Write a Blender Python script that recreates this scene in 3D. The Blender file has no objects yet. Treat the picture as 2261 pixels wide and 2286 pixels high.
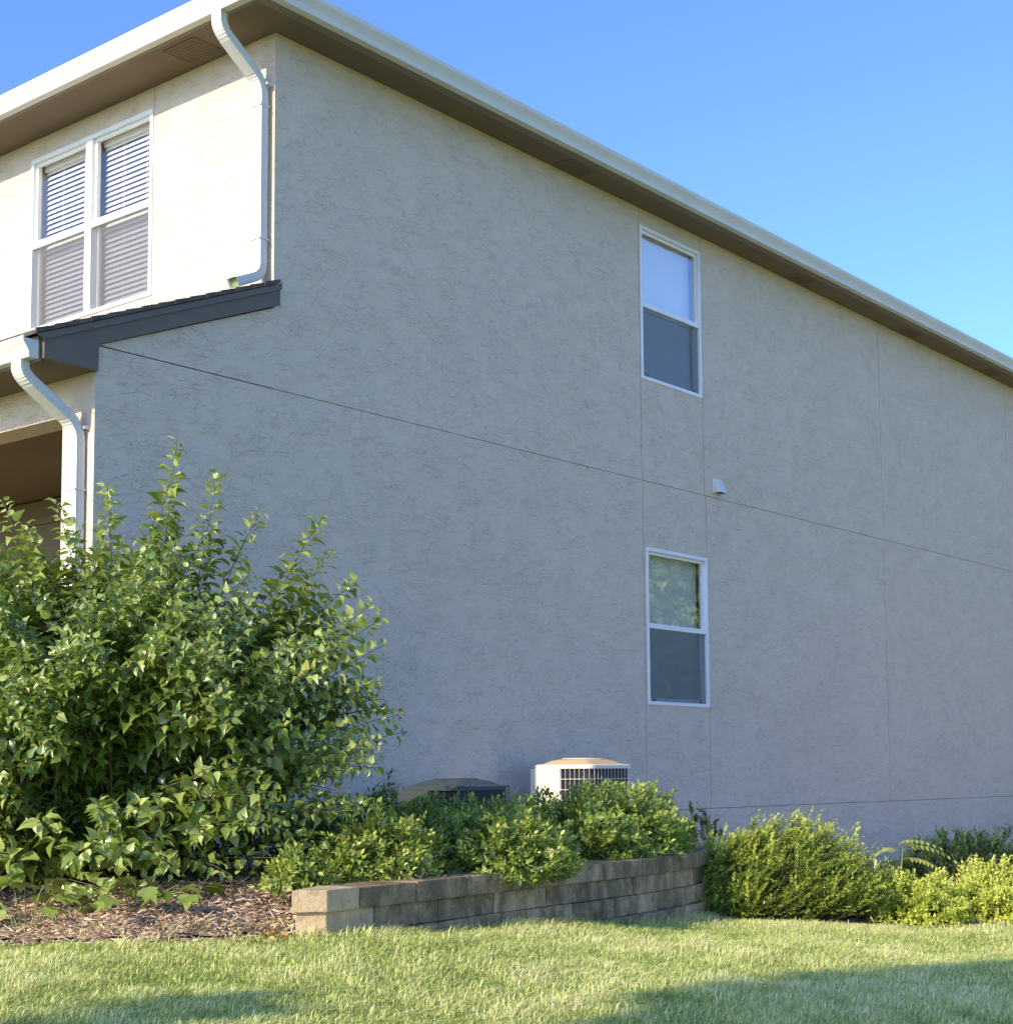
import bpy, bmesh, math, random
import numpy as np
from mathutils import Vector, Matrix, noise as mnoise
random.seed(7); rng = np.random.default_rng(11)
R = math.radians
scene = bpy.context.scene
COL = scene.collection

# ------------------------------------------------------------------ camera
cam_d = bpy.data.cameras.new('camera'); cam = bpy.data.objects.new('camera', cam_d); COL.objects.link(cam)
CAM = Vector((-7.42856, -8.26207, 0.0))
rx = Vector((0.63545809, -0.7721052, -0.00682414)); ux = Vector((-0.06347938, -0.06104882, 0.99611416)); fx = Vector((0.76952153, 0.63255561, 0.08780672))
cam.matrix_world = Matrix(((rx.x, ux.x, -fx.x, CAM.x), (rx.y, ux.y, -fx.y, CAM.y), (rx.z, ux.z, -fx.z, CAM.z), (0, 0, 0, 1)))
cam_d.sensor_fit = 'HORIZONTAL'; cam_d.sensor_width = 36.0; cam_d.lens = 55.306
cam_d.shift_y = 0.12248; cam_d.clip_start = 0.05; cam_d.clip_end = 2000
scene.camera = cam

# ------------------------------------------------------------------ light
SUN_AZ, SUN_EL = 5.0, 26.0      # degrees from the front-wall normal (-X) towards +Y, and above the horizon
sv = Vector((-math.cos(R(SUN_AZ)) * math.cos(R(SUN_EL)), math.sin(R(SUN_AZ)) * math.cos(R(SUN_EL)), math.sin(R(SUN_EL))))
sd = bpy.data.lights.new('sun', 'SUN'); sd.energy = 2.0; sd.angle = R(0.5); sd.color = (1.0, 0.85, 0.63)
sun = bpy.data.objects.new('sun', sd); COL.objects.link(sun); sun.location = (-20, 0, 20)
sun.rotation_euler = (-sv).to_track_quat('-Z', 'Y').to_euler()
world = bpy.data.worlds.new('World'); scene.world = world; world.use_nodes = True
wn = world.node_tree; wn.nodes.clear()
wo = wn.nodes.new('ShaderNodeOutputWorld'); wb = wn.nodes.new('ShaderNodeBackground'); ws = wn.nodes.new('ShaderNodeTexSky')
ws.sky_type = 'NISHITA'; ws.sun_disc = False; ws.sun_elevation = R(SUN_EL); ws.sun_rotation = math.atan2(sv.x, sv.y)
ws.altitude = 0; ws.air_density = 0.70; ws.dust_density = 0.8; ws.ozone_density = 4.0
wb.inputs['Strength'].default_value = 0.15
wt = wn.nodes.new('ShaderNodeMix'); wt.data_type = 'RGBA'; wt.blend_type = 'MULTIPLY'; wt.inputs[0].default_value = 1.0; wt.inputs[7].default_value = (0.61, 0.71, 0.90, 1)   # deep summer-blue air
wn.links.new(ws.outputs[0], wt.inputs[6]); wn.links.new(wt.outputs[2], wb.inputs['Color']); wn.links.new(wb.outputs[0], wo.inputs['Surface'])
scene.view_settings.view_transform = 'Standard'; scene.view_settings.look = 'None'
scene.view_settings.exposure = 1.62; scene.view_settings.gamma = 1.0
scene.cycles.max_bounces = 8; scene.cycles.transparent_max_bounces = 12

# ------------------------------------------------------------------ material helpers
def newmat(name):
    m = bpy.data.materials.new(name); m.use_nodes = True
    nt = m.node_tree; nt.nodes.clear()
    out = nt.nodes.new('ShaderNodeOutputMaterial'); return m, nt, out
def N(nt, kind, **kw):
    n = nt.nodes.new(kind)
    for k, v in kw.items():
        if k.startswith('i_'): n.inputs[int(k[2:]) if k[2:].isdigit() else k[2:].replace('_', ' ')].default_value = v
        else: setattr(n, k, v)
    return n
def L(nt, a, b): nt.links.new(a, b)
def ramp(nt, fac, stops):
    r = nt.nodes.new('ShaderNodeValToRGB'); cr = r.color_ramp
    while len(cr.elements) < len(stops): cr.elements.new(0.5)
    for e, (p, c) in zip(cr.elements, stops): e.position = p; e.color = (*c, 1) if len(c) == 3 else c
    L(nt, fac, r.inputs[0]); return r
def coords(nt, rot=(0, 0, 0), scale=(1, 1, 1), loc=(0, 0, 0)):
    t = nt.nodes.new('ShaderNodeTexCoord'); mp = nt.nodes.new('ShaderNodeMapping')
    mp.inputs['Rotation'].default_value = rot; mp.inputs['Scale'].default_value = scale; mp.inputs['Location'].default_value = loc
    L(nt, t.outputs['Object'], mp.inputs[0]); return mp.outputs[0]
def noise(nt, vec, scale, detail=3, rough=0.55, dist=0.0):
    n = N(nt, 'ShaderNodeTexNoise'); n.inputs['Scale'].default_value = scale; n.inputs['Detail'].default_value = detail
    n.inputs['Roughness'].default_value = rough; n.inputs['Distortion'].default_value = dist
    if vec is not None: L(nt, vec, n.inputs['Vector'])
    return n.outputs[0]
def math_(nt, op, a, b=None, c=None):
    n = N(nt, 'ShaderNodeMath', operation=op)
    for i, v in enumerate((a, b, c)):
        if v is None: continue
        if isinstance(v, (int, float)): n.inputs[i].default_value = v
        else: L(nt, v, n.inputs[i])
    return n.outputs[0]
def smooth(nt, v, a, b):
    n = N(nt, 'ShaderNodeMapRange', interpolation_type='SMOOTHSTEP'); L(nt, v, n.inputs[0])
    n.inputs[1].default_value = a; n.inputs[2].default_value = b; return n.outputs[0]
def simple(name, col, rough=0.5, var=0.12, vscale=3.0, bump=0.0, bscale=40.0, spec=0.5, metal=0.0):
    m, nt, out = newmat(name); b = N(nt, 'ShaderNodeBsdfPrincipled'); v = coords(nt)
    n = noise(nt, v, vscale, 5)
    r = ramp(nt, n, [(0.3, tuple(c * (1 - var) for c in col)), (0.7, tuple(min(1, c * (1 + var)) for c in col))])
    L(nt, r.outputs[0], b.inputs['Base Color']); b.inputs['Roughness'].default_value = rough
    b.inputs['Specular IOR Level'].default_value = spec; b.inputs['Metallic'].default_value = metal
    if bump:
        bp = N(nt, 'ShaderNodeBump'); bp.inputs['Strength'].default_value = bump; bp.inputs['Distance'].default_value = 0.004
        L(nt, noise(nt, v, bscale, 4), bp.inputs['Height']); L(nt, bp.outputs[0], b.inputs['Normal'])
    L(nt, b.outputs[0], out.inputs[0]); return m

def stucco_mat():
    m, nt, out = newmat('stucco'); b = N(nt, 'ShaderNodeBsdfPrincipled')
    v = coords(nt, rot=(R(14), R(17), 0), scale=(1, 1, 1.7)); v2 = coords(nt, rot=(R(-12), R(28), 0), scale=(1, 1, 1.9), loc=(3.1, 1.7, 5.2)); v0 = coords(nt)
    n1 = noise(nt, v, 6.2, 5, 0.58, 0.45); n2 = noise(nt, v2, 8.6, 4, 0.58, 0.55)
    msk = smooth(nt, noise(nt, v0, 3.3, 3), 0.30, 0.62); msk2 = smooth(nt, noise(nt, v2, 4.1, 3), 0.32, 0.64)
    e1 = math_(nt, 'MULTIPLY', smooth(nt, n1, 0.445, 0.495), msk)
    e1b = math_(nt, 'MULTIPLY', smooth(nt, n1, 0.61, 0.56), msk2)
    e2 = math_(nt, 'MULTIPLY', smooth(nt, n2, 0.51, 0.56), msk2)
    e3 = math_(nt, 'MULTIPLY', smooth(nt, n2, 0.43, 0.385), msk)
    h = math_(nt, 'ADD', math_(nt, 'ADD', e1, e2), math_(nt, 'ADD', math_(nt, 'MULTIPLY', e1b, 0.8), math_(nt, 'MULTIPLY', e3, 0.7)))
    fine = noise(nt, v0, 55, 4, 0.6); h = math_(nt, 'ADD', h, math_(nt, 'MULTIPLY', fine, 0.12))
    bp = N(nt, 'ShaderNodeBump'); bp.inputs['Strength'].default_value = 1.0; bp.inputs['Distance'].default_value = 0.0040
    L(nt, h, bp.inputs['Height']); L(nt, bp.outputs[0], b.inputs['Normal'])
    big = noise(nt, v0, 0.9, 6, 0.65); med = noise(nt, v0, 7, 4, 0.6)
    f = math_(nt, 'ADD', math_(nt, 'MULTIPLY', big, 0.55), math_(nt, 'MULTIPLY', med, 0.45))
    r = ramp(nt, f, [(0.30, (0.59, 0.498, 0.392)), (0.5, (0.635, 0.537, 0.422)), (0.70, (0.68, 0.575, 0.455))])
    # rain streaks and faint dirt below the openings
    vs = coords(nt, scale=(5, 5, 0.35)); st = smooth(nt, noise(nt, vs, 1.6, 4, 0.6), 0.56, 0.75)
    mx = N(nt, 'ShaderNodeMix', data_type='RGBA'); L(nt, math_(nt, 'MULTIPLY', st, 0.22), mx.inputs[0]); L(nt, r.outputs[0], mx.inputs[6]); mx.inputs[7].default_value = (0.50, 0.43, 0.34, 1)
    L(nt, mx.outputs[2], b.inputs['Base Color']); b.inputs['Roughness'].default_value = 0.85; b.inputs['Specular IOR Level'].default_value = 0.25
    L(nt, b.outputs[0], out.inputs[0]); return m

def glass_mat(name, base=0.10, tint=(1, 1, 1), wave=0.1):
    m, nt, out = newmat(name); t = N(nt, 'ShaderNodeBsdfTransparent'); t.inputs[0].default_value = (*tint, 1)
    g = N(nt, 'ShaderNodeBsdfGlossy'); g.inputs['Roughness'].default_value = 0.015
    v = coords(nt); bp = N(nt, 'ShaderNodeBump'); bp.inputs['Strength'].default_value = wave; bp.inputs['Distance'].default_value = 0.02
    L(nt, noise(nt, v, 2.2, 2), bp.inputs['Height']); L(nt, bp.outputs[0], g.inputs['Normal'])
    fr = N(nt, 'ShaderNodeLayerWeight'); fr.inputs[0].default_value = 0.5
    fac = math_(nt, 'MINIMUM', math_(nt, 'ADD', math_(nt, 'MULTIPLY', math_(nt, 'POWER', fr.outputs['Facing'], 4.0), 0.8), base), 1.0)
    mx = N(nt, 'ShaderNodeMixShader'); L(nt, fac, mx.inputs[0]); L(nt, t.outputs[0], mx.inputs[1]); L(nt, g.outputs[0], mx.inputs[2])
    L(nt, mx.outputs[0], out.inputs[0]); return m

def screen_mat():
    m, nt, out = newmat('insect_screen'); t = N(nt, 'ShaderNodeBsdfTransparent'); d = N(nt, 'ShaderNodeBsdfDiffuse'); d.inputs[0].default_value = (0.20, 0.225, 0.235, 1)
    mx = N(nt, 'ShaderNodeMixShader'); v = coords(nt); n = noise(nt, v, 5, 3)
    L(nt, math_(nt, 'ADD', math_(nt, 'MULTIPLY', n, 0.08), 0.34), mx.inputs[0]); L(nt, t.outputs[0], mx.inputs[1]); L(nt, d.outputs[0], mx.inputs[2]); L(nt, mx.outputs[0], out.inputs[0]); return m

def leaf_mat(name, stops, trans=(0.20, 0.34, 0.03), tfac=0.35, rough=0.42, spec=0.5):
    m, nt, out = newmat(name); b = N(nt, 'ShaderNodeBsdfPrincipled'); a = N(nt, 'ShaderNodeAttribute', attribute_name='tone')
    v = coords(nt); n = noise(nt, v, 30, 3)
    f = math_(nt, 'ADD', a.outputs['Fac'], math_(nt, 'MULTIPLY', math_(nt, 'SUBTRACT', n, 0.5), 0.25))
    r = ramp(nt, f, stops); L(nt, r.outputs[0], b.inputs['Base Color'])
    b.inputs['Roughness'].default_value = rough; b.inputs['Specular IOR Level'].default_value = spec
    t = N(nt, 'ShaderNodeBsdfTranslucent'); tm = N(nt, 'ShaderNodeMix', data_type='RGBA', blend_type='MIX'); tm.inputs[0].default_value = 0.6
    L(nt, r.outputs[0], tm.inputs[6]); tm.inputs[7].default_value = (*trans, 1); L(nt, tm.outputs[2], t.inputs[0])
    mx = N(nt, 'ShaderNodeMixShader'); mx.inputs[0].default_value = tfac
    L(nt, b.outputs[0], mx.inputs[1]); L(nt, t.outputs[0], mx.inputs[2]); L(nt, mx.outputs[0], out.inputs[0]); return m

M = {}
M['stucco'] = stucco_mat()
M['groove'] = simple('joint_backing', (0.15, 0.13, 0.11), 0.9)
M['soffit'] = simple('soffit_paint', (0.19, 0.142, 0.098), 0.8, 0.08, 2.0, 0.35, 160, 0.2)
M['fascia'] = simple('brown_fascia', (0.20, 0.155, 0.115), 0.6, 0.08)
M['rake'] = simple('dark_rake_paint', (0.13, 0.104, 0.078), 0.6, 0.08, 4, 0.1, 30)
M['shingle'] = simple('asphalt_shingle', (0.11, 0.095, 0.08), 0.95, 0.35, 14, 0.8, 60, 0.1)
M['white_metal'] = simple('white_gutter_enamel', (0.64, 0.635, 0.59), 0.6, 0.05, 2.2, 0.06, 9)
M['vinyl'] = simple('white_vinyl', (0.80, 0.80, 0.78), 0.4, 0.03)
M['blind'] = simple('blind_slats', (0.80, 0.79, 0.76), 0.5, 0.03)
M['shade'] = simple('roller_shade', (0.90, 0.88, 0.82), 0.7, 0.03)
M['linen'] = simple('beige_shade', (0.86, 0.88, 0.76), 0.8, 0.06)
M['room'] = simple('dim_room', (0.45, 0.44, 0.42), 0.9)
M['porch_wall'] = simple('shaded_porch_stucco', (0.20, 0.15, 0.10), 0.9, 0.1, 3, 0.5, 30, 0.2)  # stucco darkened, the shade of the recess put into its colour
M['hood'] = simple('almond_hood_plastic', (0.70, 0.66, 0.60), 0.5, 0.05)
M['black'] = simple('black_plastic', (0.02, 0.02, 0.022), 0.5)
M['inside'] = simple('spout_inside', (0.24, 0.30, 0.10), 0.6)
M['glass'] = glass_mat('window_glass', 0.06)
M['glass_side'] = glass_mat('window_glass_side', 0.20, wave=0.12)
M['screen'] = screen_mat()

# ------------------------------------------------------------------ object helpers
def tag(o, label, cat, group=None, kind=None):
    if label: o['label'] = label
    if cat: o['category'] = cat
    if group: o['group'] = group
    if kind: o['kind'] = kind
    return o
def empty(name, label, cat, loc=(0, 0, 0), rz=0.0, group=None):
    o = bpy.data.objects.new(name, None); COL.objects.link(o); o.location = loc; o.rotation_euler = (0, 0, rz); o.empty_display_size = 0.2
    return tag(o, label, cat, group)
def link(name, me, mat, parent=None, mats=None):
    o = bpy.data.objects.new(name, me); COL.objects.link(o)
    for m in (mats or [mat]): me.materials.append(m)
    if parent is not None: o.parent = parent
    return o
class MB:
    def __init__(s): s.v = []; s.f = []; s.mi = []
    def poly(s, pts, faces, mi=0):
        o = len(s.v); s.v += [tuple(p) for p in pts]; s.f += [tuple(i + o for i in f) for f in faces]; s.mi += [mi] * len(faces)
    def box(s, x0, x1, y0, y1, z0, z1, mi=0):
        p = [(x0, y0, z0), (x1, y0, z0), (x1, y1, z0), (x0, y1, z0), (x0, y0, z1), (x1, y0, z1), (x1, y1, z1), (x0, y1, z1)]
        s.poly(p, [(0, 3, 2, 1), (4, 5, 6, 7), (0, 1, 5, 4), (1, 2, 6, 5), (2, 3, 7, 6), (3, 0, 4, 7)], mi)
    def prism(s, a, b, mi=0):            # two matching loops of points
        n = len(a); f = [tuple(range(n))[::-1], tuple(range(n, 2 * n))] + [(i, (i + 1) % n, n + (i + 1) % n, n + i) for i in range(n)]
        s.poly(list(a) + list(b), f, mi)
    def sweep(s, rings, caps=True, closed=True, mi=0):
        n = len(rings[0]); pts = [p for r in rings for p in r]; f = []
        for k in range(len(rings) - 1):
            for i in range(n if closed else n - 1):
                j = (i + 1) % n; f.append((k * n + i, k * n + j, (k + 1) * n + j, (k + 1) * n + i))
        if caps: f += [tuple(range(n))[::-1], tuple(range((len(rings) - 1) * n, len(rings) * n))]
        s.poly(pts, f, mi)
    def build(s, name, mat, parent=None, bevel=0, smooth_=False, mats=None, seg=2):
        me = bpy.data.meshes.new(name); me.from_pydata(s.v, [], s.f); me.update()
        bm = bmesh.new(); bm.from_mesh(me); bmesh.ops.recalc_face_normals(bm, faces=bm.faces); bm.to_mesh(me); bm.free()
        for p, i in zip(me.polygons, s.mi): p.material_index = i; p.use_smooth = smooth_
        o = link(name, me, mat, parent, mats)
        if bevel:
            md = o.modifiers.new('bevel', 'BEVEL'); md.width = bevel; md.segments = seg; md.limit_method = 'ANGLE'; md.angle_limit = R(40)
        return o
def np_mesh(name, V, F, mat, parent=None, tone=None, shade_smooth=False):
    """V (n,3); F (m,k) all faces of one size"""
    me = bpy.data.meshes.new(name); V = np.ascontiguousarray(V, np.float32); F = np.ascontiguousarray(F, np.int32)
    me.vertices.add(len(V)); me.vertices.foreach_set('co', V.ravel())
    k = F.shape[1]; me.loops.add(F.size); me.polygons.add(len(F)); me.loops.foreach_set('vertex_index', F.ravel())
    me.polygons.foreach_set('loop_start', np.arange(len(F), dtype=np.int32) * k); me.polygons.foreach_set('loop_total', np.full(len(F), k, np.int32))
    if tone is not None:
        a = me.attributes.new('tone', 'FLOAT', 'POINT'); a.data.foreach_set('value', np.ascontiguousarray(tone, np.float32))
    me.update(calc_edges=True); me.validate()
    if shade_smooth: me.polygons.foreach_set('use_smooth', np.ones(len(me.polygons), bool))
    return link(name, me, mat, parent)
def norm(a): return a / np.maximum(np.linalg.norm(a, axis=-1, keepdims=True), 1e-9)
def scatter(name, mat, tv, tf, P, D, U, S, tone, parent=None, bend=None):
    """leaf template tv (k,3): x width, y length, z normal; P base, D length direction, U normal hint, S size"""
    D = norm(D); Z = norm(U - (U * D).sum(1, keepdims=True) * D); X = np.cross(D, Z)
    if S.ndim == 1: S = np.stack([S, S, S], 1)
    k = len(tv); T = tv[None] * S[:, None, :]
    V = P[:, None] + T[..., 0:1] * X[:, None] + T[..., 1:2] * D[:, None] + T[..., 2:3] * Z[:, None]
    F = (tf[None] + (np.arange(len(P)) * k)[:, None, None]).reshape(-1, tf.shape[1])
    return np_mesh(name, V.reshape(-1, 3), F, mat, parent, np.repeat(tone, k))
def tubes(name, mat, paths, parent=None, sides=5):
    mb = MB()
    for pts, rad in paths:
        rings = []; n = len(pts)
        for i, p in enumerate(pts):
            a = Vector(pts[max(i - 1, 0)]); b = Vector(pts[min(i + 1, n - 1)]); d = (b - a).normalized()
            u = d.orthogonal().normalized(); w = d.cross(u); r = rad[i]
            rings.append([Vector(p) + u * math.cos(t) * r + w * math.sin(t) * r for t in [2 * math.pi * q / sides for q in range(sides)]])
        mb.sweep(rings)
    return mb.build(name, mat, parent, smooth_=True)

# ------------------------------------------------------------------ ground
GP = np.array([(-3.1, -1.5, -.80), (-2.8, -2.4, -.785), (-2.1, -2.85, -.775), (-1.2, -2.85, -.835), (-.3, -2.78, -.89), (.9, -2.72, -.955), (2, -2.5, -1.02), (2.3, -3.3, -1.07), (3, -4.1, -1.10), (4.2, -4.6, -1.12),
               (-.75, -5.6, -1.08), (-2.75, -4.4, -.95), (-4.36, -3.49, -.85), (-7.4, -8.3, -1.5), (-4.5, 0.5, -.85), (-6, 4, -.85), (3.5, -1.5, -1.02), (7, -1, -1.05), (12, -1, -1.1), (7, -5, -1.15), (-12, 0, -1.0),
               (20, -12, -1.4), (-16, -7, -1.5), (0, 14, -.9), (18, 5, -1.2), (-30, -30, -2), (40, -40, -2), (-40, 30, -1), (50, 30, -1.5), (0, -20, -1.6)], float)
def tps(P):
    r = np.linalg.norm(P[:, None, :2] - P[None, :, :2], axis=2); K = np.where(r > 0, r * r * np.log(r + 1e-12), 0); n = len(P)
    A = np.zeros((n + 3, n + 3)); A[:n, :n] = K + np.eye(n) * 0.02; A[:n, n] = 1; A[:n, n + 1:] = P[:, :2]; A[n:, :n] = A[:n, n:].T
    return np.linalg.solve(A, np.concatenate([P[:, 2], np.zeros(3)]))
GW = tps(GP)
def ground(xy):
    xy = np.atleast_2d(np.asarray(xy, float)); rr = np.linalg.norm(xy[:, None] - GP[None, :, :2], axis=2)
    z = np.where(rr > 0, rr * rr * np.log(rr + 1e-12), 0) @ GW[:-3] + GW[-3] + xy @ GW[-2:]
    d = np.linalg.norm(xy - np.array([0., -3.]), axis=1); w = np.clip((d - 16) / 14, 0, 1); w = w * w * (3 - 2 * w)
    z = z * (1 - w) + (-1.5) * w
    w2 = np.clip(1 - d / 12, 0, 1)
    return z + w2 * 0.012 * (np.sin(xy[:, 0] * 3.1 + xy[:, 1] * 1.3) + np.sin(xy[:, 1] * 4.3 - xy[:, 0] * 1.7))

WALL = [(-2.21, -2.86), (-1.5, -2.805), (-.6, -2.715), (.5, -2.645), (1.1, -2.57), (1.58, -2.47), (1.95, -2.36), (2.45, -2.05), (2.95, -1.6), (3.35, -.95), (3.45, -.1)]
def dense(pl, step=0.05):
    # Catmull-Rom resample
    P = [Vector((*p, 0)) for p in pl]; P = [2 * P[0] - P[1]] + P + [2 * P[-1] - P[-2]]; out = []
    for i in range(1, len(P) - 2):
        for t in np.linspace(0, 1, 24, endpoint=False):
            a, b, c, d = P[i - 1:i + 3]
            out.append(0.5 * ((2 * b) + (c - a) * t + (2 * a - 5 * b + 4 * c - d) * t * t + (3 * b - a - 3 * c + d) * t ** 3))
    out.append(P[-2]); return out
WD = dense(WALL); WS = [0.0]
for a, b in zip(WD, WD[1:]): WS.append(WS[-1] + (b - a).length)
WS = np.array(WS); WX = np.array([[p.x, p.y] for p in WD])
def wall_at(s):
    return np.array([np.interp(s, WS, WX[:, 0]), np.interp(s, WS, WX[:, 1])])
WLEN = WS[-1]
BED_FRONT = [(-3.9, 3.0), (-3.7, 0.8), (-3.35, -.6), (-3.14, -1.56), (-2.98, -2.1), (-2.78, -2.40), (-2.5, -2.56), (-2.3, -2.64)]
BED = BED_FRONT + [(-2.16, -2.74)] + [tuple(wall_at(s) + np.array([0.02, 0.10])) for s in np.linspace(0.1, WLEN, 30)] + [(3.5, 0.02), (-1.5, 0.02), (-1.5, 3.0)]
def inside(poly, xy):
    x, y = xy[:, 0], xy[:, 1]; c = np.zeros(len(xy), bool); n = len(poly)
    for i in range(n):
        x0, y0 = poly[i]; x1, y1 = poly[(i + 1) % n]
        if y0 == y1: continue
        t = ((y0 > y) != (y1 > y)) & (x < (x1 - x0) * (y - y0) / (y1 - y0) + x0); c ^= t
    return c
def seg_dist(pl, xy):
    d = np.full(len(xy), 1e9)
    for a, b in zip(pl, pl[1:]):
        a = np.array(a); b = np.array(b); t = np.clip(((xy - a) @ (b - a)) / ((b - a) @ (b - a)), 0, 1)
        d = np.minimum(d, np.linalg.norm(xy - (a + t[:, None] * (b - a)), axis=1))
    return d
def bed_z(xy):
    d = seg_dist(BED_FRONT, xy); g = ground(xy)
    z = np.minimum(-0.575, g + 0.02 + 0.26 * d)
    nz = np.array([mnoise.noise(Vector((p[0] * 5, p[1] * 5, 0))) + 0.5 * mnoise.noise(Vector((p[0] * 14, p[1] * 14, 3))) for p in xy])
    return z + 0.012 * nz
def ground_mat():
    m, nt, out = newmat('lawn_soil'); b = N(nt, 'ShaderNodeBsdfPrincipled'); v = coords(nt)
    n = math_(nt, 'ADD', math_(nt, 'MULTIPLY', noise(nt, v, 1.4, 6, 0.65), 0.6), math_(nt, 'MULTIPLY', noise(nt, v, 22, 4), 0.4))
    r = ramp(nt, n, [(0.3, (0.22, 0.27, 0.07)), (0.5, (0.38, 0.41, 0.13)), (0.7, (0.54, 0.51, 0.22))]); L(nt, r.outputs[0], b.inputs['Base Color']); b.inputs['Roughness'].default_value = 0.95
    b.inputs['Specular IOR Level'].default_value = 0.1
    bp = N(nt, 'ShaderNodeBump'); bp.inputs['Strength'].default_value = 0.8; bp.inputs['Distance'].default_value = 0.02; L(nt, noise(nt, v, 45, 5), bp.inputs['Height']); L(nt, bp.outputs[0], b.inputs['Normal'])
    L(nt, b.outputs[0], out.inputs[0]); return m
def grid_sheet(name, xs, ys, zf, mat, mask=None):
    X, Y = np.meshgrid(xs, ys); xy = np.stack([X.ravel(), Y.ravel()], 1); z = zf(xy); nx, ny = len(xs), len(ys)
    idx = np.arange(nx * ny).reshape(ny, nx); F = np.stack([idx[:-1, :-1], idx[:-1, 1:], idx[1:, 1:], idx[1:, :-1]], -1).reshape(-1, 4)
    if mask is not None:
        c = xy[F].mean(1); F = F[mask(c)]
    return np_mesh(name, np.column_stack([xy, z]), F, mat, shade_smooth=True)
ax = np.unique(np.concatenate([np.linspace(-9, 9, 121), np.linspace(-40, 40, 41), np.array([-400, -200, -100, -60, 60, 100, 200, 400.])]))
def lawn_z(xy):
    z = ground(xy); ins = inside(BED, xy) & (seg_dist(BED_FRONT + [tuple(wall_at(s)) for s in np.linspace(0, WLEN, 20)], xy) > 0.12)
    return np.where(ins, z - 0.15, z)
lawn = grid_sheet('lawn_ground', ax, ax, lawn_z, ground_mat()); tag(lawn, 'green and straw coloured lawn ground sloping in front of the house', 'ground', kind='structure')

def mulch_mat():
    m, nt, out = newmat('mulch'); b = N(nt, 'ShaderNodeBsdfPrincipled'); v = coords(nt, scale=(1, 1.6, 1))
    vo = N(nt, 'ShaderNodeTexVoronoi'); vo.inputs['Scale'].default_value = 55; L(nt, v, vo.inputs['Vector'])
    n = noise(nt, v, 9, 5)
    f = math_(nt, 'ADD', math_(nt, 'MULTIPLY', vo.outputs['Distance'], 0.5), math_(nt, 'MULTIPLY', n, 0.55))
    r = ramp(nt, f, [(0.25, (0.15, 0.105, 0.076)), (0.5, (0.38, 0.255, 0.16)), (0.75, (0.58, 0.44, 0.32))]); L(nt, r.outputs[0], b.inputs['Base Color']); b.inputs['Roughness'].default_value = 0.95; b.inputs['Specular IOR Level'].default_value = 0.15
    bp = N(nt, 'ShaderNodeBump'); bp.inputs['Strength'].default_value = 1.0; bp.inputs['Distance'].default_value = 0.015; L(nt, f, bp.inputs['Height']); L(nt, bp.outputs[0], b.inputs['Normal'])
    L(nt, b.outputs[0], out.inputs[0]); return m
bedo = grid_sheet('mulch_bed', np.arange(-4.0, 3.6, 0.05), np.arange(-2.9, 3.05, 0.05), bed_z, mulch_mat(), lambda c: inside(BED, c))
tag(bedo, 'brown mulch bed mounded up around the house corner', 'ground', kind='structure')
bed2 = grid_sheet('mulch_strip', np.arange(2.0, 14, 0.1), np.arange(-4.3, -.0, 0.1), lambda xy: ground(xy) + 0.012, M['rake'], lambda c: (c[:, 1] > -3.12 - 0.62 * (c[:, 0] - 2.2) * (c[:, 0] < 3.6) - 0.87 * (c[:, 0] >= 3.6)) & ~inside(BED, c))
bed2.data.materials.clear(); bed2.data.materials.append(bedo.data.materials[0])
tag(bed2, 'dark mulch strip under the low shrubs along the side wall', 'ground', kind='structure')

# ------------------------------------------------------------------ house
house = empty('house', 'two-storey taupe stucco house with white gutters and downspouts', 'house')
T = 0.014
def panels_y(mb, xs, zs, holes, y0=0.0, gap=0.0035, zmin=None):
    """stucco panels in the plane y = y0 (front face), joints left open"""
    for i in range(len(xs) - 1):
        for j in range(len(zs) - 1):
            x0, x1, z0, z1 = xs[i], xs[i + 1], zs[j], zs[j + 1]
            cx, cz = (x0 + x1) / 2, (z0 + z1) / 2
            if any(h[0] - 1e-3 < cx < h[1] + 1e-3 and h[2] - 1e-3 < cz < h[3] + 1e-3 for h in holes): continue
            mb.append((x0, x1, z0, z1))
W_UP = (4.676, 5.752, 3.752, 5.268); W_LO = (4.708, 5.785, 0.632, 2.130)
g = 0.0042
rects = []
def rect(x0, x1, z0, z1): rects.append((x0, x1, z0, z1))
ZB, ZL, ZM, ZT, XE = -1.35, -0.362, 2.765, 5.43, 17.0
JA, JB = 4.664, 5.766
# upper storey
rect(0, JA, ZM, ZT)
rect(JA, W_UP[0], W_UP[2], W_UP[3]); rect(W_UP[1], JB, W_UP[2], W_UP[3]); rect(JA, JB, W_UP[3], ZT); rect(JA, JB, ZM, W_UP[2])
rect(JB, 9.765, ZM, ZT); rect(9.765, 13.72, ZM, ZT); rect(13.72, XE, ZM, ZT)
# lower storey
JA2, JB2 = 4.674, 5.790
rect(-1.52, JA2, ZL, ZM)
rect(JA2, W_LO[0], W_LO[2], W_LO[3]); rect(W_LO[1], JB2 + 0.012, W_LO[2], W_LO[3]); rect(JA2, JB2, W_LO[3], ZM); rect(JA2, JB2, ZL, W_LO[2])
rect(JB2, 9.765, ZL, W_LO[2]); rect(JB2 + 0.012, 9.765, W_LO[2], W_LO[3]); rect(JB2, 9.765, W_LO[3], ZM)
rect(9.765, 13.72, ZL, ZM); rect(13.72, XE, ZL, ZM)
rect(-1.52, XE, ZB, ZL)
def gaprect(r):
    x0, x1, z0, z1 = r
    def jx(x): return g if min(abs(x - k) for k in (JA, JB, 9.765, 13.72, JA2, JB2)) < 1e-3 else 0
    def jz(z): return g * .62 if min(abs(z - k) for k in (ZL, ZM)) < 1e-3 else 0
    return x0 + jx(x0), x1 - jx(x1), z0 + jz(z0), z1 - jz(z1)
mb = MB()
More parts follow.
